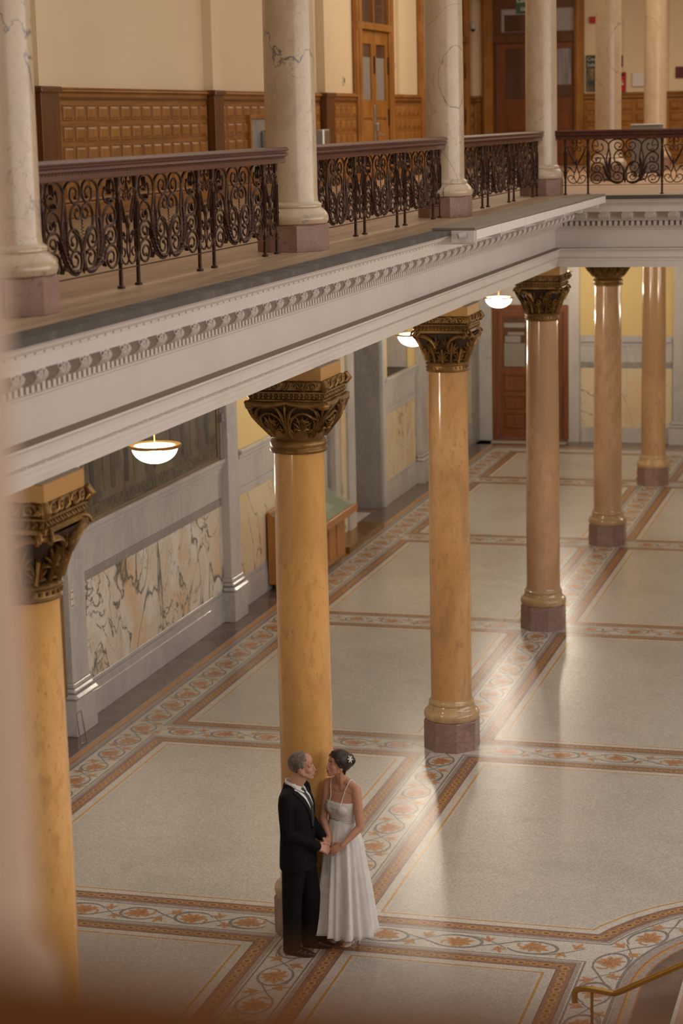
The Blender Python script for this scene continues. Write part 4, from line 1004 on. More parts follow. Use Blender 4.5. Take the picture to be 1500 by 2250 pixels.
MB().box(0, .62, -.01, .018, 0, .47, .003).build('picture_plate', mat('muted landscape print', (.13, .10, .05), .4, layers=[('n', 5, (.035, .05, .045), .45, .55, 3), ('n', 9, (.28, .19, .08), .56, .66, 3)]), sg)
hs = thing('hanging_sign', 'dark green sign hanging before the transom window', 'sign', (-3.14, 20, 8.92))
MB().box(0, .5, -.012, .012, 0, .34, .003).build('plate', G['dgreen'], hs); text('Comm', .10, (.02, -.016, .22), R90, G['signw'], hs); text('Clerk', .09, (.10, -.016, .06), R90, G['signw'], hs)
b = MB(); b.tube([(.05, 0, .34), (.05, 0, 2.08)], .004, 6); b.tube([(.45, 0, .34), (.45, 0, 2.08)], .004, 6); b.build('cord', G['grey'], hs)
o = thing('alarm_box', 'red fire alarm box on the cream wall above the wainscot', 'alarm', (-1.42, YF-.02, 7.37))
MB().box(0, .17, -.05, .02, 0, .40, .01).build('box', G['red'], o); MB().box(.03, .14, -.055, -.05, .32, .37).build('label_plate', G['black'], o)
text('FIRE', .05, (.03, -.056, .2), R90, G['signw'], o); MB().box(.04, .13, -.06, -.05, .14, .18, .004).build('pull_bar', G['signw'], o)
o = thing('alarm_horn', 'small red alarm light high beside the dark door', 'alarm', (-2.01, YF-.02, 8.78)); MB().box(0, .16, -.05, .02, 0, .13, .01).build('body', G['red'], o)
o = thing('maroon_sign', 'maroon plate with white symbols between the two far columns', 'sign', (-1.46, YF-.02, 7.88))
MB().box(0, .14, -.012, .018, 0, .23, .003).build('plate', G['maroon'], o)
for i in range(2): MB().box(.07, .11, -.015, -.012, .03+i*.1, .09+i*.1).build('symbol', G['signw'], o)
o = thing('maroon_sign', 'blank maroon plate at right edge of the far wall', 'sign', (-.23, YF-.02, 7.62)); MB().box(0, .3, -.012, .018, 0, .23, .003).build('plate', G['maroon'], o)
o = thing('wall_box', 'white rectangular panel box left of the rightmost upper column', 'control box', (-1.12, YF-.02, 7.47)); MB().box(0, .26, -.03, .018, 0, .28, .008).build('cover', G['white'], o)
b = MB(); b.tube([(-1.30, YF-.01, 7.77), (-1.30, YF-.01, 8.86), (-1.46, YF-.01, 8.86)], .008, 6); tag(b.build('conduit', G['cream']), 'thin cream conduit above the red alarm box', 'conduit')
o = thing('security_camera', 'white dome security camera hanging left of the dark door', 'camera', (-4.36, 21.6, 8.72))
b = MB(); b.lathe([(.02, .16), (.05, .14), (.062, .10), (.062, .02), (.055, 0)], 20); b.build('housing', G['lgrey'], o, auto=40)
b = MB(); b.lathe([(.05, .0), (.045, -.03), (.02, -.055), (.001, -.06)], 20); b.build('dome', G['black'], o, auto=60)
b = MB(); b.tube([(0, 0, .15), (0, 0, 2.28)], .006, 6); b.build('cord', G['lgrey'], o)
o = thing('door_plaque', 'small grey plaque right of the tall oak door', 'sign', (WB, 15.10, 7.82)); MB().box(0, .012, 0, .42, 0, .10, .002).build('plate', G['lgrey'], o)
o = thing('light_switch', 'small switch plate left of the tall oak door', 'switch', (WB, 12.0, 7.50)); MB().box(0, .012, 0, .12, 0, .14, .002).build('plate', G['cream'], o); MB().box(.012, .018, .04, .08, .03, .11).build('toggle', G['black'], o)
o = thing('light_switch', 'white sensor box beside the veined upper column', 'switch', (WB, 10.2, 7.62)); MB().box(0, .03, 0, .12, 0, .10, .006).build('plate', G['white'], o)
fo = thing('drinking_fountain', 'steel drinking fountain on a grey marble backboard behind a veined column', 'fountain', (WB+.04, 6.8, GZ))
MB().box(0, .05, 0, 3.2, .3, 1.08, .004).build('backboard', G['carrgrey'], fo); MB().box(0, .07, -.06, 0, .25, 1.14, .004).box(0, .07, 3.2, 3.26, .25, 1.14, .004).box(0, .07, -.06, 3.26, 1.08, 1.14, .004).build('surround', G['oak'], fo)
MB().box(.05, .33, .45, .85, .45, .92, .02).build('cabinet', G['chrome'], fo); MB().box(.05, .33, 2.75, 3.1, .45, .90, .02).build('cabinet', G['chrome'], fo)
gc = thing('grey_cabinet', 'dark grey metal cabinet standing behind the far balustrade', 'cabinet', (.12, 13.2, GZ))
MB().box(0, .48, 0, .4, .05, .84, .01).build('body', G['grey'], gc); MB().box(-.01, .49, -.01, .41, .84, .86, .004).build('top', G['lgrey'], gc); MB().box(.02, .46, -.012, 0, .08, .80, .004).build('door', G['grey'], gc); MB().box(.03, .06, .03, .37, 0, .05).box(.42, .45, .03, .37, 0, .05).build('feet', G['black'], gc)
stk = thing('notice_label', 'small red and white label on the nearest wall pier', 'label', (-4.338, -.47, 1.50)); MB().box(0, .003, 0, .09, 0, .22).build('sheet', G['signw'], stk)
for z in (.02, .1, .18): MB().box(.003, .004, .01, .08, z, z+.012).build('printed_line', G['red'], stk)
ws = thing('wire_stand', 'thin folded wire stand leaning at the foot of the nearest wall pier', 'stand', (-4.12, -.95, 0))
b = MB(); b.tube([(0, 0, .40), (-.02, .12, .02), (.0, .26, .0), (.01, .10, .42), (0, 0, .40)], .008, 6); b.build('wire_frame', G['chrome'], ws)
# ---------------------------------------------------------------- the couple
def capsule(b, p0, p1, r0, r1, n=14):
    p0, p1 = Vector(p0), Vector(p1); d = p1-p0; L_ = d.length
    t = d.normalized() if L_ > 1e-6 else Vector((0, 0, 1)); N = t.orthogonal().normalized(); B = t.cross(N)
    rows_ = []
    for k in range(0, 5): q = -pi/2+pi/2*k/4; rows_.append((p0+t*r0*math.sin(q), r0*math.cos(q)+1e-5))
    for k in range(0, 5): q = pi/2*k/4; rows_.append((p1+t*r1*math.sin(q), r1*math.cos(q)+1e-5))
    vs = []
    for c, r_ in rows_:
        for i in range(n): a = 2*pi*i/n; vs.append(c+r_*(math.cos(a)*N+math.sin(a)*B))
    m = len(rows_); fs = [(j*n+i, j*n+(i+1) % n, (j+1)*n+(i+1) % n, (j+1)*n+i) for j in range(m-1) for i in range(n)]
    fs += [tuple(range(n))[::-1], tuple((m-1)*n+i for i in range(n))]; b.add(vs, fs)
def ellip(b, c, r, R_=None, n=18):
    c = Vector(c); vs = []; m = 12
    for j in range(m+1):
        q = -pi/2+pi*j/m; cr = max(math.cos(q), 1e-4)
        for i in range(n):
            a = 2*pi*i/n; p = Vector((r[0]*cr*math.cos(a), r[1]*cr*math.sin(a), r[2]*math.sin(q)))
            vs.append(c+(R_ @ p if R_ is not None else p))
    fs = [(j*n+i, j*n+(i+1) % n, (j+1)*n+(i+1) % n, (j+1)*n+i) for j in range(m) for i in range(n)]
    fs += [tuple(range(n))[::-1], tuple(m*n+i for i in range(n))]; b.add(vs, fs)
def loft(b, secs, A, n=32, pw=2.3):
    """secs: (z, cf, cl, rf, rl) in body frame A(f, l, z) -> point"""
    vs = []
    for (z, cf, cl, rf, rl) in secs:
        for i in range(n):
            a = 2*pi*i/n; c, s_ = math.cos(a), math.sin(a); k = 1/((abs(c)**pw+abs(s_)**pw)**(1/pw))
            vs.append(A(cf+rf*c*k, cl+rl*s_*k, z))
    m = len(secs); fs = [(j*n+i, j*n+(i+1) % n, (j+1)*n+(i+1) % n, (j+1)*n+i) for j in range(m-1) for i in range(n)]
    fs += [tuple(range(n))[::-1], tuple((m-1)*n+i for i in range(n))]; b.add(vs, fs)
def fuse(b, name, m, parent, vox=.005, sm=4):
    me = bpy.data.meshes.new('raw'); me.from_pydata([tuple(p) for p in b.v], [], b.f); o = lnk('raw', me)
    r = o.modifiers.new('r', 'REMESH'); r.mode = 'VOXEL'; r.voxel_size = vox; r.use_smooth_shade = True
    if sm: s_ = o.modifiers.new('s', 'SMOOTH'); s_.iterations = sm; s_.factor = .5
    bpy.context.view_layer.update(); dg = bpy.context.evaluated_depsgraph_get(); out = bpy.data.meshes.new_from_object(o.evaluated_get(dg)); bpy.data.objects.remove(o)
    out.materials.clear(); out.materials.append(m); out.polygons.foreach_set('use_smooth', [True]*len(out.polygons)); out.update()
    return lnk(name, out, parent)
def skin(nm, c, c2):
    return mat(nm, c, .45, layers=[('n', 9, c2, .45, .7, 3)], spec=.4)
ORG = Vector((CAMP[0]+math.sin(YAW)*16.745, CAMP[1]+math.cos(YAW)*16.745, 0)); RZ = -YAW; RV = Vector((math.cos(YAW), -math.sin(YAW), 0)); GV = Vector((math.sin(YAW), math.cos(YAW), 0))
def person(label, root):
    t = thing('person', label, 'person', tuple(ORG+RV*root[0]+GV*root[1]), RZ); return t
def headframe(center, yaw, pitch, roll=0.):
    """yaw: facing angle in the local xy plane, pitch up positive"""
    R_ = (Matrix.Rotation(yaw, 3, 'Z') @ Matrix.Rotation(-pitch, 3, 'Y') @ Matrix.Rotation(roll, 3, 'X')); c = Vector(center)
    return R_, (lambda x, y, z: c+R_ @ Vector((x, y, z)))
def head_prims(b, R_, H, k, fem=False):
    s = k
    def E_(c, r, rot=None): ellip(b, H(*[v*s for v in c]), [v*s for v in r], R_ if rot is None else R_ @ rot)
    def C_(p, q, r0, r1): capsule(b, H(*[v*s for v in p]), H(*[v*s for v in q]), r0*s, r1*s, 10)
    E_((-.020, 0, .030), (.094, .074, .086)); E_((.010, 0, .045), (.078, .070, .068))
    E_((.030, 0, -.028), (.056, .058, .080)); E_((.046, 0, -.078), (.038, .040 if not fem else .034, .034))
    E_((.064, 0, -.100), (.022, .022 if not fem else .016, .017)); C_((.03, .045, -.068), (.058, .014, -.100), .018, .016); C_((.03, -.045, -.068), (.058, -.014, -.100), .018, .016)
    for g in (-1, 1):
        E_((.050, g*.036, -.030), (.026, .024, .026)); C_((.074, g*.012, .014), (.066, g*.044, .012), .011, .010)
        C_((-.004, g*.055, -.01), (.01, g*.055, -.06), .022, .018)
        R2 = Matrix.Rotation(g*.25, 3, 'Z') @ Matrix.Rotation(.15, 3, 'Y')
        E_((-.012, g*.076, -.018), (.018, .0075, .031), R2); E_((-.006, g*.076, -.040), (.010, .007, .012), R2)
        C_((.086, g*.009, -.047), (.092, g*.006, -.047), .009, .008)
        C_((.082, g*.018, -.064+.0), (.091, 0, -.0625), .0055, .007); C_((.080, g*.016, -.076), (.088, 0, -.077), .006, .0075)
        C_((.068, g*.022, .0), (.066, g*.040, -.001), .010, .009)
    C_((.084, 0, .006), (.098, 0, -.034), .0085, .0100); C_((.099, 0, -.036), (.101, 0, -.042), .0100, .0098); C_((.088, 0, -.05), (.085, 0, -.064), .008, .008)
def face_bits(t, R_, H, k, browc, lipc, eyec=None):
    white = mat('eye white', (.55, .50, .46), .3); dark = mat('eye iris', (.05, .03, .02), .2)
    for g in (-1, 1):
        b = MB(); ellip(b, H(*[v*k for v in (.0665, g*.030, .0005)]), [.0115*k]*3, n=12); b.build('eyeball', white, t, auto=80)
        b = MB(); ellip(b, H(*[v*k for v in (.0765, g*.0305, .0)]), [.003*k, .0055*k, .0055*k], R_, n=10); b.build('iris', dark, t.children[-1] if False else t, auto=80)
        b = MB(); b.tube([H(*[v*k for v in p]) for p in ((.083, g*.012, .017), (.082, g*.026, .024), (.071, g*.044, .019))], [.0022*k, .0030*k, .0016*k], 6, flat=1.3); b.build('eyebrow', browc, t, auto=80)
    b = MB(); b.tube([H(*[v*k for v in p]) for p in ((.080, -.023, -.0690), (.0925, -.008, -.0655), (.0935, 0, -.0665), (.0925, .008, -.0655), (.080, .023, -.0690))], [.002*k, .0042*k, .0036*k, .0042*k, .002*k], 7)
    b.tube([H(*[v*k for v in p]) for p in ((.080, -.020, -.0715), (.0905, -.008, -.0765), (.092, 0, -.077), (.0905, .008, -.0765), (.080, .020, -.0715))], [.002*k, .0045*k, .005*k, .0045*k, .002*k], 7); b.build('lips', lipc, t, auto=80)
def hand_prims(b, wr, d, nrm, side, curl, k=1., spread=.12, thumb_up=1.):
    """d: direction wrist to knuckles, nrm: back-of-hand normal, side=+1 when the thumb is on +cross"""
    d = Vector(d).normalized(); nrm = Vector(nrm); nrm = (nrm-d*nrm.dot(d)).normalized(); s_ = d.cross(nrm)*side; w = Vector(wr)
    kn = []
    for i, (o_, L_) in enumerate(((.028, .080), (.010, .086), (-.009, .082), (-.027, .073))):
        p = w+d*L_*k+s_*o_*k; kn.append(p); capsule(b, w+s_*o_*.55*k+d*.012*k, p, .016*k, .0115*k, 10)
    for i, p in enumerate(kn):
        Ls = ((.040, .025, .020), (.044, .028, .021), (.040, .026, .020), (.032, .020, .018))[i]; dd = (d+s_*spread*(1.5-i)*.5).normalized(); q = p; r_ = .0100*k
        for j, l_ in enumerate(Ls):
            a = curl[j] if isinstance(curl, (list, tuple)) else curl
            ax = dd.cross(-nrm if True else nrm).normalized(); dd = (Matrix.Rotation(a, 3, ax) @ dd).normalized(); nrm_ = nrm
            e = q+dd*l_*k; capsule(b, q, e, r_, r_*.88, 10); q = e; r_ *= .88
    tb = w+s_*.020*k+d*.018*k; t1 = tb+(s_*.75+d*.75-nrm*.35).normalized()*.042*k; t2 = t1+(s_*.25+d*.95-nrm*.2*thumb_up).normalized()*.030*k; t3 = t2+(d*1.0-s_*.05-nrm*.1).normalized()*.024*k
    capsule(b, tb, t1, .015*k, .0120*k, 10); capsule(b, t1, t2, .0115*k, .0102*k, 10); capsule(b, t2, t3, .0100*k, .0085*k, 10)

# ---- man
mr_ = Vector((-.43, -.02, 0)); man = person('man in black suit, white shirt and dark tie, holding the bride\'s hands', mr_)
ang = -math.radians(22); F = Vector((math.cos(ang), math.sin(ang), 0)); Lf = Vector((-F.y, F.x, 0))
def A(f, l, z): return F*f+Lf*l+Vector((0, 0, z))
def Lc(x, y, z): return Vector((x, y, z))-mr_
SK = skin('man skin', (.47, .25, .175), (.52, .26, .19)); BLK = mat('black suit wool', (.0055, .0050, .0058), .85, spec=.2); SHOE = mat('black polished leather', (.006, .005, .005), .22)
GH = mat('short grey brown hair', (.145, .115, .09), .7, layers=[('n', 60, (.25, .21, .17), .45, .65, 4), ('n', 8, (.09, .068, .05), .5, .7, 3)], bump=(200, .5, .003))
hc = Lc(-.372, -.005, 1.640); HR, H = headframe(hc, math.radians(-9), math.radians(4))
wrR, wrL = Lc(-.262, -.125, .972), Lc(-.225, .030, 1.005)
b = MB(); head_prims(b, HR, H, 1.0)
capsule(b, A(-.03, 0, 1.44), H(-.02, 0, -.05), .062, .055); capsule(b, A(-.01, 0, 1.46), H(.01, 0, -.07), .048, .046)
loft(b, [(.92, 0, 0, .10, .14), (1.1, 0, 0, .095, .14), (1.3, -.01, 0, .10, .16), (1.42, -.02, 0, .08, .15), (1.47, -.025, 0, .05, .07)], A, 20)
for kx, ax in ((Lc(-.488, -.055, .50), Lc(-.500, -.045, .10)), (Lc(-.335, .045, .50), Lc(-.350, .085, .10))): capsule(b, A(0, 0, .92)*.5+kx*.5+Vector((0, 0, .18)), kx, .06, .05); capsule(b, kx, ax, .05, .035)
elR, elL = Lc(-.515, -.185, 1.115), Lc(-.335, .135, 1.14); shR, shL = A(-.015, -.185, 1.405), A(-.015, .185, 1.405)
capsule(b, shR, elR, .045, .038); capsule(b, elR, wrR, .036, .026); capsule(b, shL, elL, .045, .038); capsule(b, elL, wrL, .036, .026)
hand_prims(b, wrR, (.82, .42, -.42), (.05, -.75, .62), -1, (.35, .45, .3), 1.02); hand_prims(b, wrL, (.62, -.30, -.72), (.45, .35, .8), 1, (.5, .6, .4), .98)
fuse(b, 'body', SK, man, .0042, 2)
face_bits(man, HR, H, 1.0, mat('man eyebrow', (.10, .075, .06), .8), mat('man lips', (.42, .17, .14), .5))
# hair: receding, short, grey
b = MB(); n = 40; m = 24; vs = []; fs = []; idx = {}
def hair_cap(keep, rx, ry, rz, c, thick=.010):
    b = MB(); n, m = 56, 30; P_ = {}
    def pt(i, j, e):
        q = -pi/2+pi*j/m; a = 2*pi*i/n; jj = 1+.03*math.sin(7*a+j)*math.sin(3*j)+.02*math.sin(19*a)
        return (c[0]+(rx+e*jj)*math.cos(q)*math.cos(a), c[1]+(ry+e*jj)*math.cos(q)*math.sin(a), c[2]+(rz+e*jj)*math.sin(q))
    for j in range(m):
        for i in range(n):
            x, y, z = pt(i+.5, j+.5, 0)
            if keep(x, y, z):
                vs = [H_(*pt(i+di, j+dj, e)) for e in (-.008, thick) for di, dj in ((0, 0), (1, 0), (1, 1), (0, 1))]
                b.add(vs, [(3, 2, 1, 0), (4, 5, 6, 7), (0, 1, 5, 4), (1, 2, 6, 5), (2, 3, 7, 6), (3, 0, 4, 7)])
    return b
H_ = H
def keepm(x, y, z):
    front = .030+.012*(abs(y)/.05)                     # receding hairline, deeper at temples
    if z > .055: return x < front+.0-.020*max(0, (z-.085)*20)*0
    if z > .0: return x < .022 and abs(y) > .03 or x < -.02
    if z > -.02: return x < .012 if abs(y) > .055 else x < -.03
    return x < -.040 and z > -.072
b = hair_cap(keepm, .098, .078, .089, (-.018, 0, .030), .008); fuse(b, 'hair', GH, man, .0035, 5)
# shirt, jacket, trousers
WH = mat('white shirt cotton', (.72, .71, .70), .7)
b = MB(); loft(b, [(1.15, .0, 0, .105, .13), (1.3, .0, 0, .113, .155), (1.38, -.01, 0, .098, .14), (1.435, -.02, 0, .065, .075), (1.47, -.026, 0, .060, .060), (1.505, -.028, 0, .060, .058)], A, 24); fuse(b, 'shirt', WH, man, .006, 3)
b = MB()
loft(b, [(.775, .005, 0, .145, .198), (.80, .005, 0, .147, .198), (.95, .0, 0, .138, .185), (1.08, 0, 0, .131, .172), (1.22, 0, 0, .139, .188), (1.32, -.004, 0, .136, .200), (1.39, -.016, 0, .115, .190), (1.435, -.03, 0, .085, .14), (1.468, -.042, 0, .066, .088), (1.496, -.050, 0, .058, .072)], A, 36)
for s_, sh_, el_, wr_ in ((-1, shR, elR, wrR), (1, shL, elL, wrL)):
    capsule(b, A(-.045, s_*.05, 1.440), sh_+Vector((0, 0, .002)), .045, .060); capsule(b, A(-.02, s_*.09, 1.36), sh_-Vector((0, 0, .03)), .10, .066); capsule(b, sh_-Vector((0, 0, .008)), el_, .064, .056); capsule(b, el_, wr_+(el_-wr_).normalized()*.012, .056, .044)
jk = fuse(b, 'jacket', BLK, man, .007, 5)
b = MB()
for s_, kx, ax in ((-1, Lc(-.488, -.055, .50), Lc(-.500, -.045, .075)), (1, Lc(-.335, .045, .50), Lc(-.350, .085, .075))):
    hp = A(0, s_*.082, .90); capsule(b, hp, kx, .105, .086, 18); capsule(b, kx, ax+Vector((0, 0, .03)), .086, .074, 18); b.lathe([(.076, -.035), (.076, .12)], 20, c=ax)
loft(b, [(.80, 0, 0, .115, .165), (.96, 0, 0, .11, .15)], A, 24)
fuse(b, 'trousers', BLK, man, .007, 3)
for heel, toe in ((Lc(-.560, -.025, 0), Lc(-.325, -.125, 0)), (Lc(-.405, .105, 0), Lc(-.165, .070, 0))):
    d = (toe-heel).normalized(); s_ = Vector((-d.y, d.x, 0)); L_ = (toe-heel).length; b = MB()
    for t_, w_, h_ in ((.10, .036, .036), (.24, .036, .040), (.40, .036, .040), (.55, .043, .038), (.70, .047, .033), (.84, .043, .027), (.94, .032, .021)):
        c = heel+d*L_*t_+Vector((0, 0, h_*.9)); ellip(b, c, (.045, w_, h_*.92), Matrix.Rotation(math.atan2(d.y, d.x), 3, 'Z'))
    capsule(b, heel+d*.06+Vector((0, 0, .045)), heel+d*.07+Vector((0, 0, .10)), .040, .036)
    sh = fuse(b, 'shoe', SHOE, man, .004, 3)
    b = MB(); n = 24; vs = []
    for z in (0, .012):
        for i in range(n):
            a = 2*pi*i/n; x = .5+.5*math.cos(a); w_ = (.040 if x < .4 else .040+.010*math.sin((x-.4)/.6*pi))*abs(math.sin(a))**.6*(1 if math.sin(a) > 0 else -1); vs.append(heel+d*(L_*1.03*x-.004)+s_*w_+Vector((0, 0, z)))
    b.add(vs, [tuple(range(n))[::-1], tuple(range(n, 2*n))]+[(i, (i+1) % n, n+(i+1) % n, n+i) for i in range(n)])
    b.box(0, 0, 0, 0, 0, 0); b.build('sole', BLK, sh)
    b = MB()
    for k in range(4): c = heel+d*L_*(.45+.07*k)+Vector((0, 0, .074-.006*k)); b.tube([c-s_*.02, c+Vector((0, 0, .005)), c+s_*.02], .0025, 5)
    b.build('laces', SHOE, sh)
def drape(o_list, pts, off, name, m, par, thick=.004):
    """lay a polygon grid on the chest: pts = grid rows of (l, z); projected along -F onto jacket surface"""
    trees = []
    for o in o_list: me = o.data; trees.append(BVHTree.FromPolygons([v.co.copy() for v in me.vertices], [tuple(p.vertices) for p in me.polygons]))
    b = MB(); vs = []; R_, C_ = len(pts), len(pts[0])
    for row in pts:
        for (l, z) in row:
            o0 = A(.5, l, z); best = None
            for T in trees:
                h = T.ray_cast(o0, -F, 1.0)
                if h[0] is not None and (best is None or (h[0]-o0).length < (best-o0).length): best = h[0]
            vs.append((best if best is not None else A(.05, l, z))+F*off)
    top = len(vs); vs += [v-F*thick*2 for v in vs]
    fs = [(r*C_+c, r*C_+c+1, (r+1)*C_+c+1, (r+1)*C_+c) for r in range(R_-1) for c in range(C_-1)]
    ed = [c for c in range(C_)]+[r*C_+C_-1 for r in range(1, R_)]+[(R_-1)*C_+c for c in range(C_-2, -1, -1)]+[r*C_ for r in range(R_-2, 0, -1)]
    fs += [(ed[i], ed[(i+1) % len(ed)], ed[(i+1) % len(ed)]+top, ed[i]+top) for i in range(len(ed))]
    b.add(vs, fs); return b.build(name, m, par, auto=50)
def grid(L0, L1, z0, z1, nr=14, nc=6):                # L0(t), L1(t): left and right l as t goes bottom to top
    return [[(L0(t)+(L1(t)-L0(t))*c/nc, z0+(z1-z0)*t) for c in range(nc+1)] for t in [r/nr for r in range(nr+1)]]
drape([jk], grid(lambda t: -.006-.068*t, lambda t: .006+.068*t, 1.13, 1.462), .003, 'shirt_front', WH, man)
drape([jk], grid(lambda t: -.026*(1-.25*t)*min(1, t*6+.3), lambda t: .026*(1-.25*t)*min(1, t*6+.3), 1.135, 1.435, 14, 4), .010, 'tie', mat('dark grey tie', (.022, .024, .028), .5, layers=[('n', 120, (.045, .048, .055), .5, .6, 1)]), man)
drape([jk], grid(lambda t: -.022-.004*t, lambda t: .022+.004*t, 1.425, 1.462, 4, 4), .018, 'tie_knot', bpy.data.materials['dark grey tie'], man)
for s_ in (-1, 1):
    drape([jk], grid(lambda t: s_*(.004+.066*t), lambda t: s_*(.03+.095*t-.03*abs(t-.75)), 1.12, 1.45, 14, 4), .010, 'lapel', mat('suit lapel wool', (.009, .008, .009), .8, spec=.2), man)
    b = MB(); c0 = A(-.03, s_*.07, 1.505); b.tube([A(.02, s_*.060, 1.474), A(.055, s_*.040, 1.450), A(.080, s_*.022, 1.432)], [.008, .012, .005], 8); b.tube([A(-.094, s_*.0, 1.512), A(-.075, s_*.040, 1.508), A(-.03, s_*.062, 1.498), A(.022, s_*.056, 1.478), A(.05, s_*.015, 1.460)], [.007, .007, .007, .007, .006], 8, flat=2.6, upv=(0, 0, 1)); b.build('collar', WH, man, auto=60)
for wr_, el_ in ((wrR, elR), (wrL, elL)):
    d = (wr_-el_).normalized(); b = MB(); b.tube([wr_-d*.03, wr_+d*.008], [.034, .033], 18, cap=False); b.build('shirt_cuff', WH, man, auto=60)

# ---- woman
wr0 = Vector((-.045, .165, 0)); wom = person('woman in white strapped gown with dark upswept hair, leaning on the golden column', wr0)
ang = math.radians(180+50); F = Vector((math.cos(ang), math.sin(ang), 0)); Lf = Vector((-F.y, F.x, 0))
def Lw(x, y, z): return Vector((x, y, z))-wr0
SKW = skin('woman skin', (.50, .255, .165), (.56, .28, .185))
hcw = Lw(-.078, .145, 1.602); HR, H = headframe(hcw, math.radians(180+20), math.radians(12), math.radians(4)); kw = .94
shl, shr = Lw(.070, .076, 1.392), Lw(-.165, .245, 1.405); ell, elr = Lw(.098, .025, 1.085), Lw(-.215, .165, 1.115); wl, wrr = Lw(-.055, -.055, .955), Lw(-.165, .055, .985)
b = MB(); head_prims(b, HR, H, kw, True)
for s_, q_ in ((1, shl), (-1, shr)): capsule(b, A(-.015, s_*.02, 1.455), q_+Vector((0, 0, .004)), .036, .040); capsule(b, A(-.03, s_*.05, 1.40), q_-Vector((0, 0, .03)), .055, .045); capsule(b, A(.012, s_*.03, 1.385), q_-Vector((0, 0, .02)), .045, .042)
capsule(b, A(-.01, 0, 1.41), H(-.025, 0, -.05), .046, .043); capsule(b, A(.002, 0, 1.42), H(-.005, 0, -.06), .036, .036)
for s_ in (-1, 1): capsule(b, A(.03, s_*.012, 1.395), A(.0, s_*.12, 1.405), .016, .014); capsule(b, H(-.02, s_*.03, -.06), A(.03, s_*.014, 1.40), .018, .013)
loft(b, [(.85, 0, 0, .10, .15), (.97, 0, 0, .095, .15), (1.10, .0, 0, .082, .115), (1.2, .0, 0, .092, .128), (1.28, .0, 0, .094, .140), (1.35, -.008, 0, .078, .148), (1.395, -.012, 0, .058, .125), (1.425, -.012, 0, .045, .06)], A, 24)
for s_ in (-1, 1): ellip(b, A(.062, s_*.058, 1.235), (.056, .060, .062))
for sh_, el_, wr_ in ((shl, ell, wl), (shr, elr, wrr)):
    capsule(b, sh_, sh_*.5+el_*.5, .044, .040); capsule(b, sh_*.5+el_*.5, el_, .041, .035); capsule(b, el_, el_*.6+wr_*.4, .035, .033); capsule(b, el_*.6+wr_*.4, wr_, .033, .0225)
hand_prims(b, wl, (-.86, .05, -.50), (-.15, -.85, .5), 1, (.22, .35, .2), .92); hand_prims(b, wrr, (-.3, -.85, -.45), (.5, .3, .7), 1, (.4, .5, .3), .9)
for s_, kn, an, to in ((1, Lw(.015, .12, .48), Lw(.030, .115, .115), Lw(-.055, .055, .030)), (-1, Lw(-.07, .20, .48), Lw(-.075, .215, .11), Lw(-.155, .155, .03))):
    capsule(b, A(0, s_*.08, .88), kn, .085, .052); capsule(b, kn, (kn+an)/2, .052, .045); capsule(b, (kn+an)/2, an, .045, .03); capsule(b, an, to, .030, .022); capsule(b, an, an+Vector((.012, .01, -.04)), .03, .024)
    for i in range(5):
        d = (to-an).normalized(); d.z = 0; d.normalize(); q = Vector((-d.y, d.x, 0)); c = to+q*(-.02+.01*i)-Vector((0, 0, .012)); capsule(b, c, c+d*(.030-.003*abs(i-1)), .0085, .007, 8)
WB_ = fuse(b, 'body', SKW, wom, .0040, 2)
face_bits(wom, HR, H, kw, mat('woman eyebrow', (.04, .02, .012), .8), mat('woman lips', (.36, .09, .08), .4))
DH = mat('dark brown hair', (.020, .010, .007), .38, layers=[('n', 30, (.045, .022, .013), .5, .7, 3)], bump=(120, .5, .003))
H_ = lambda x, y, z: H(x*kw, y*kw, z*kw)
def keepw(x, y, z):
    if z > .062: return x < .075
    if z > .02: return x < .035 or (y < -.01 and x < .06 and z > .045)
    if z > -.03: return x < -.004
    return x < -.05 and z > -.085
b = hair_cap(keepw, .102, .082, .092, (-.016, 0, .030), .015)
for q, r_ in (((-.11, 0, .03), (.045, .045, .05)), ((-.125, .02, .045), (.032, .030, .035)), ((-.12, -.02, .02), (.032, .030, .035)), ((-.10, 0, .075), (.04, .04, .03))): ellip(b, H_(*q), [v*kw for v in r_])
capsule(b, H_(.060, .0, .098), H_(.045, .070, .040), .020, .014); capsule(b, H_(.045, .070, .040), H_(.004, .080, -.012), .016, .010); capsule(b, H_(.058, -.005, .098), H_(.055, -.058, .045), .018, .010); capsule(b, H_(-.055, .05, -.05), H_(-.07, .02, -.088), .014, .008)
for s_ in (-1, 1): ellip(b, H_(.002, s_*.066, .022), (.026, .018, .034))
ellip(b, H_(-.04, 0, .03), (.075, .079, .078)); WH_ = fuse(b, 'hair', DH, wom, .0035, 4)
PE = mat('white flower clip', (.75, .73, .70), .5); b = MB(); cn = BVHTree.FromPolygons([v.co.copy() for v in WH_.data.vertices], [tuple(p.vertices) for p in WH_.data.polygons]).find_nearest(Lw(.12, .02, 1.69)); cq = cn[1].orthogonal().normalized()
for i in range(6):
    a = i*pi/3; c = cn[0]+cn[1]*.006; e = (Matrix.Rotation(a, 3, cn[1]) @ cq); b.tube([c, c+e*.018+cn[1]*.010, c+e*.030+cn[1]*.004, c+e*.020-cn[1]*.002, c], .0042, 6)
b.build('flower_clip', PE, wom, auto=60)
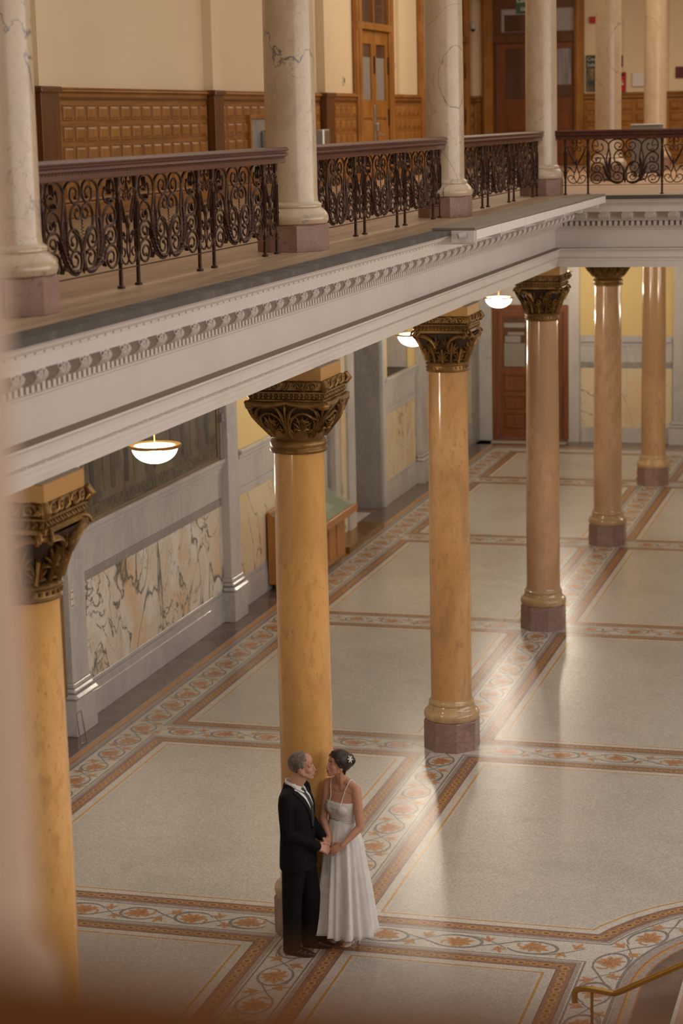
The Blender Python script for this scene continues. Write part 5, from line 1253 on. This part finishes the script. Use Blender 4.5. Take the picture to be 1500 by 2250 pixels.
# gown
GW = mat('white satin gown', (.68, .65, .63), .42, layers=[('n', 12, (.62, .59, .57), .45, .7, 4)], bump=(30, .15, .003)); GS = mat('white gown skirt cloth', (.70, .68, .67), .6, layers=[('n', 20, (.63, .61, .60), .45, .7, 4)])
b = MB()
loft(b, [(1.0, .0, 0, .108, .138), (1.08, .0, 0, .094, .124), (1.13, .0, 0, .093, .122), (1.18, .004, 0, .104, .132), (1.24, .012, 0, .118, .142), (1.285, .010, 0, .106, .150)], A, 30)
for s_ in (-1, 1): ellip(b, A(.066, s_*.056, 1.228), (.064, .066, .060))
bod = fuse(b, 'bodice', GW, wom, .005, 4)
for z in (1.115, 1.13, 1.145):
    b = MB(); b.tube([A(.0+.100*math.cos(q*pi/16), .128*math.sin(q*pi/16), z+.006*math.sin(q*1.3+z*90)) for q in range(33)], .0048, 6, cap=False); b.build('waist_fold', GW, wom, auto=60)
for s_ in (-1, 1):
    pts = [A(.128, s_*.066, 1.272), A(.120, s_*.072, 1.325), A(.085, s_*.080, 1.40), A(.020, s_*.088, 1.46), A(-.05, s_*.084, 1.45), A(-.11, s_*.075, 1.35), A(-.12, s_*.07, 1.27)]
    T = BVHTree.FromPolygons([v.co.copy() for v in WB_.data.vertices], [tuple(p.vertices) for p in WB_.data.polygons]); T2 = BVHTree.FromPolygons([v.co.copy() for v in bod.data.vertices], [tuple(p.vertices) for p in bod.data.polygons])
    q = []
    for p in bez([tuple(p) for p in pts], 36):
        p = Vector(p); h = T.find_nearest(p); h2 = T2.find_nearest(p)
        if h2[3] < .012 and p.z < 1.30: q.append(h2[0]+h2[1]*.002)
        else: q.append(h[0]+h[1]*.0035)
    b = MB(); b.tube(q, .0046, 6); b.build('shoulder_strap', GW, wom, auto=60)
b = MB(); n = 180; m = 46; vs = []; CC = Vector((-.344, .48, 0))-wr0
for j in range(m+1):
    t = j/m; z = 1.125-(1.125-.125)*t
    cx = -.008*(1-t)+.018*t; cy = .0*(1-t)-.02*t
    r_ = .118+(.045 if t > .0 else 0)*min(1, t/.22)+.075*t**1.15
    for i in range(n):
        a = 2*pi*i/n; am = min(1, t*1.6)*(.013+.027*t)
        fo = math.sin(a*9+.8*math.sin(a*2)+t*.7)+.55*math.sin(a*15+2+t*1.2)+.3*math.sin(a*23+1)
        fo = fo if fo > 0 else fo*.75; rr = r_+am*fo
        ex = (.86+.14*t) ; fx, fl = math.cos(a), math.sin(a)
        p = F*(fx*rr*ex)+Lf*(fl*rr)+Vector((cx, cy, z+(.010*math.sin(a*9+1.2) if j == m else 0)))
        dc_ = Vector((p.x-CC.x, p.y-CC.y, 0)); lim = .342 if z < .36 else (.330 if z < .52 else .25)
        if dc_.length < lim: dc_ = dc_.normalized()*lim; p.x, p.y = CC.x+dc_.x, CC.y+dc_.y
        vs.append(p)
fs = [(j*n+i, (j+1)*n+i, (j+1)*n+(i+1) % n, j*n+(i+1) % n) for j in range(m) for i in range(n)]
b.add(vs, fs); sk = b.build('skirt', GS, wom, auto=80); md = sk.modifiers.new('t', 'SOLIDIFY'); md.thickness = .003
b = MB(); b.tube([vs[m*n+i]+Vector((0, 0, .002)) for i in range(n)]+[vs[m*n]+Vector((0, 0, .002))], .0026, 5, cap=False); b.build('hem', GW, sk)
WS = mat('white satin shoe', (.62, .57, .53), .35)
for an, to in ((Lw(.030, .115, .10), Lw(-.055, .055, .030)), (Lw(-.075, .215, .10), Lw(-.155, .155, .03))):
    d = (to-an); d.z = 0; d.normalize(); q = Vector((-d.y, d.x, 0)); b = MB()
    for k, (t_, z_, w_) in enumerate(((-.035, .058, .028), (.0, .052, .031), (.035, .038, .033), (.07, .026, .036), (.098, .021, .036))): ellip(b, an+d*t_+Vector((0, 0, z_-an.z)), (.028, w_, .030-.003*k), Matrix.Rotation(math.atan2(d.y, d.x), 3, 'Z'))
    s_ = fuse(b, 'shoe', WS, wom, .004, 3)
    b = MB(); c = an-d*.045; c.z = 0; b.tube([c, c+Vector((0, 0, .045))], [.008, .018], 12); b.build('heel', WS, s_)
b = MB(); c = wl+Vector((-.86, .05, -.50)).normalized()*.105+Vector((0, -.012, .0)); b.lathe([(.009, -.0015), (.0105, 0), (.009, .0015)], 14, c=c); b.build('ring', G['chrome'], wom)
b = MB(); ck = [A(.045*math.sin(q*pi/8)*0+.02+.045*math.sin(q*pi/8), -.06*math.cos(q*pi/8), 1.415-.045*math.sin(q*pi/8)) for q in range(9)]; q = []
for p in ck:
    h = T.find_nearest(p); q.append(h[0]+h[1]*.002 if h[0] is not None else p)
b.tube(q, .0012, 5); b.build('necklace', G['goldpaint'], wom)
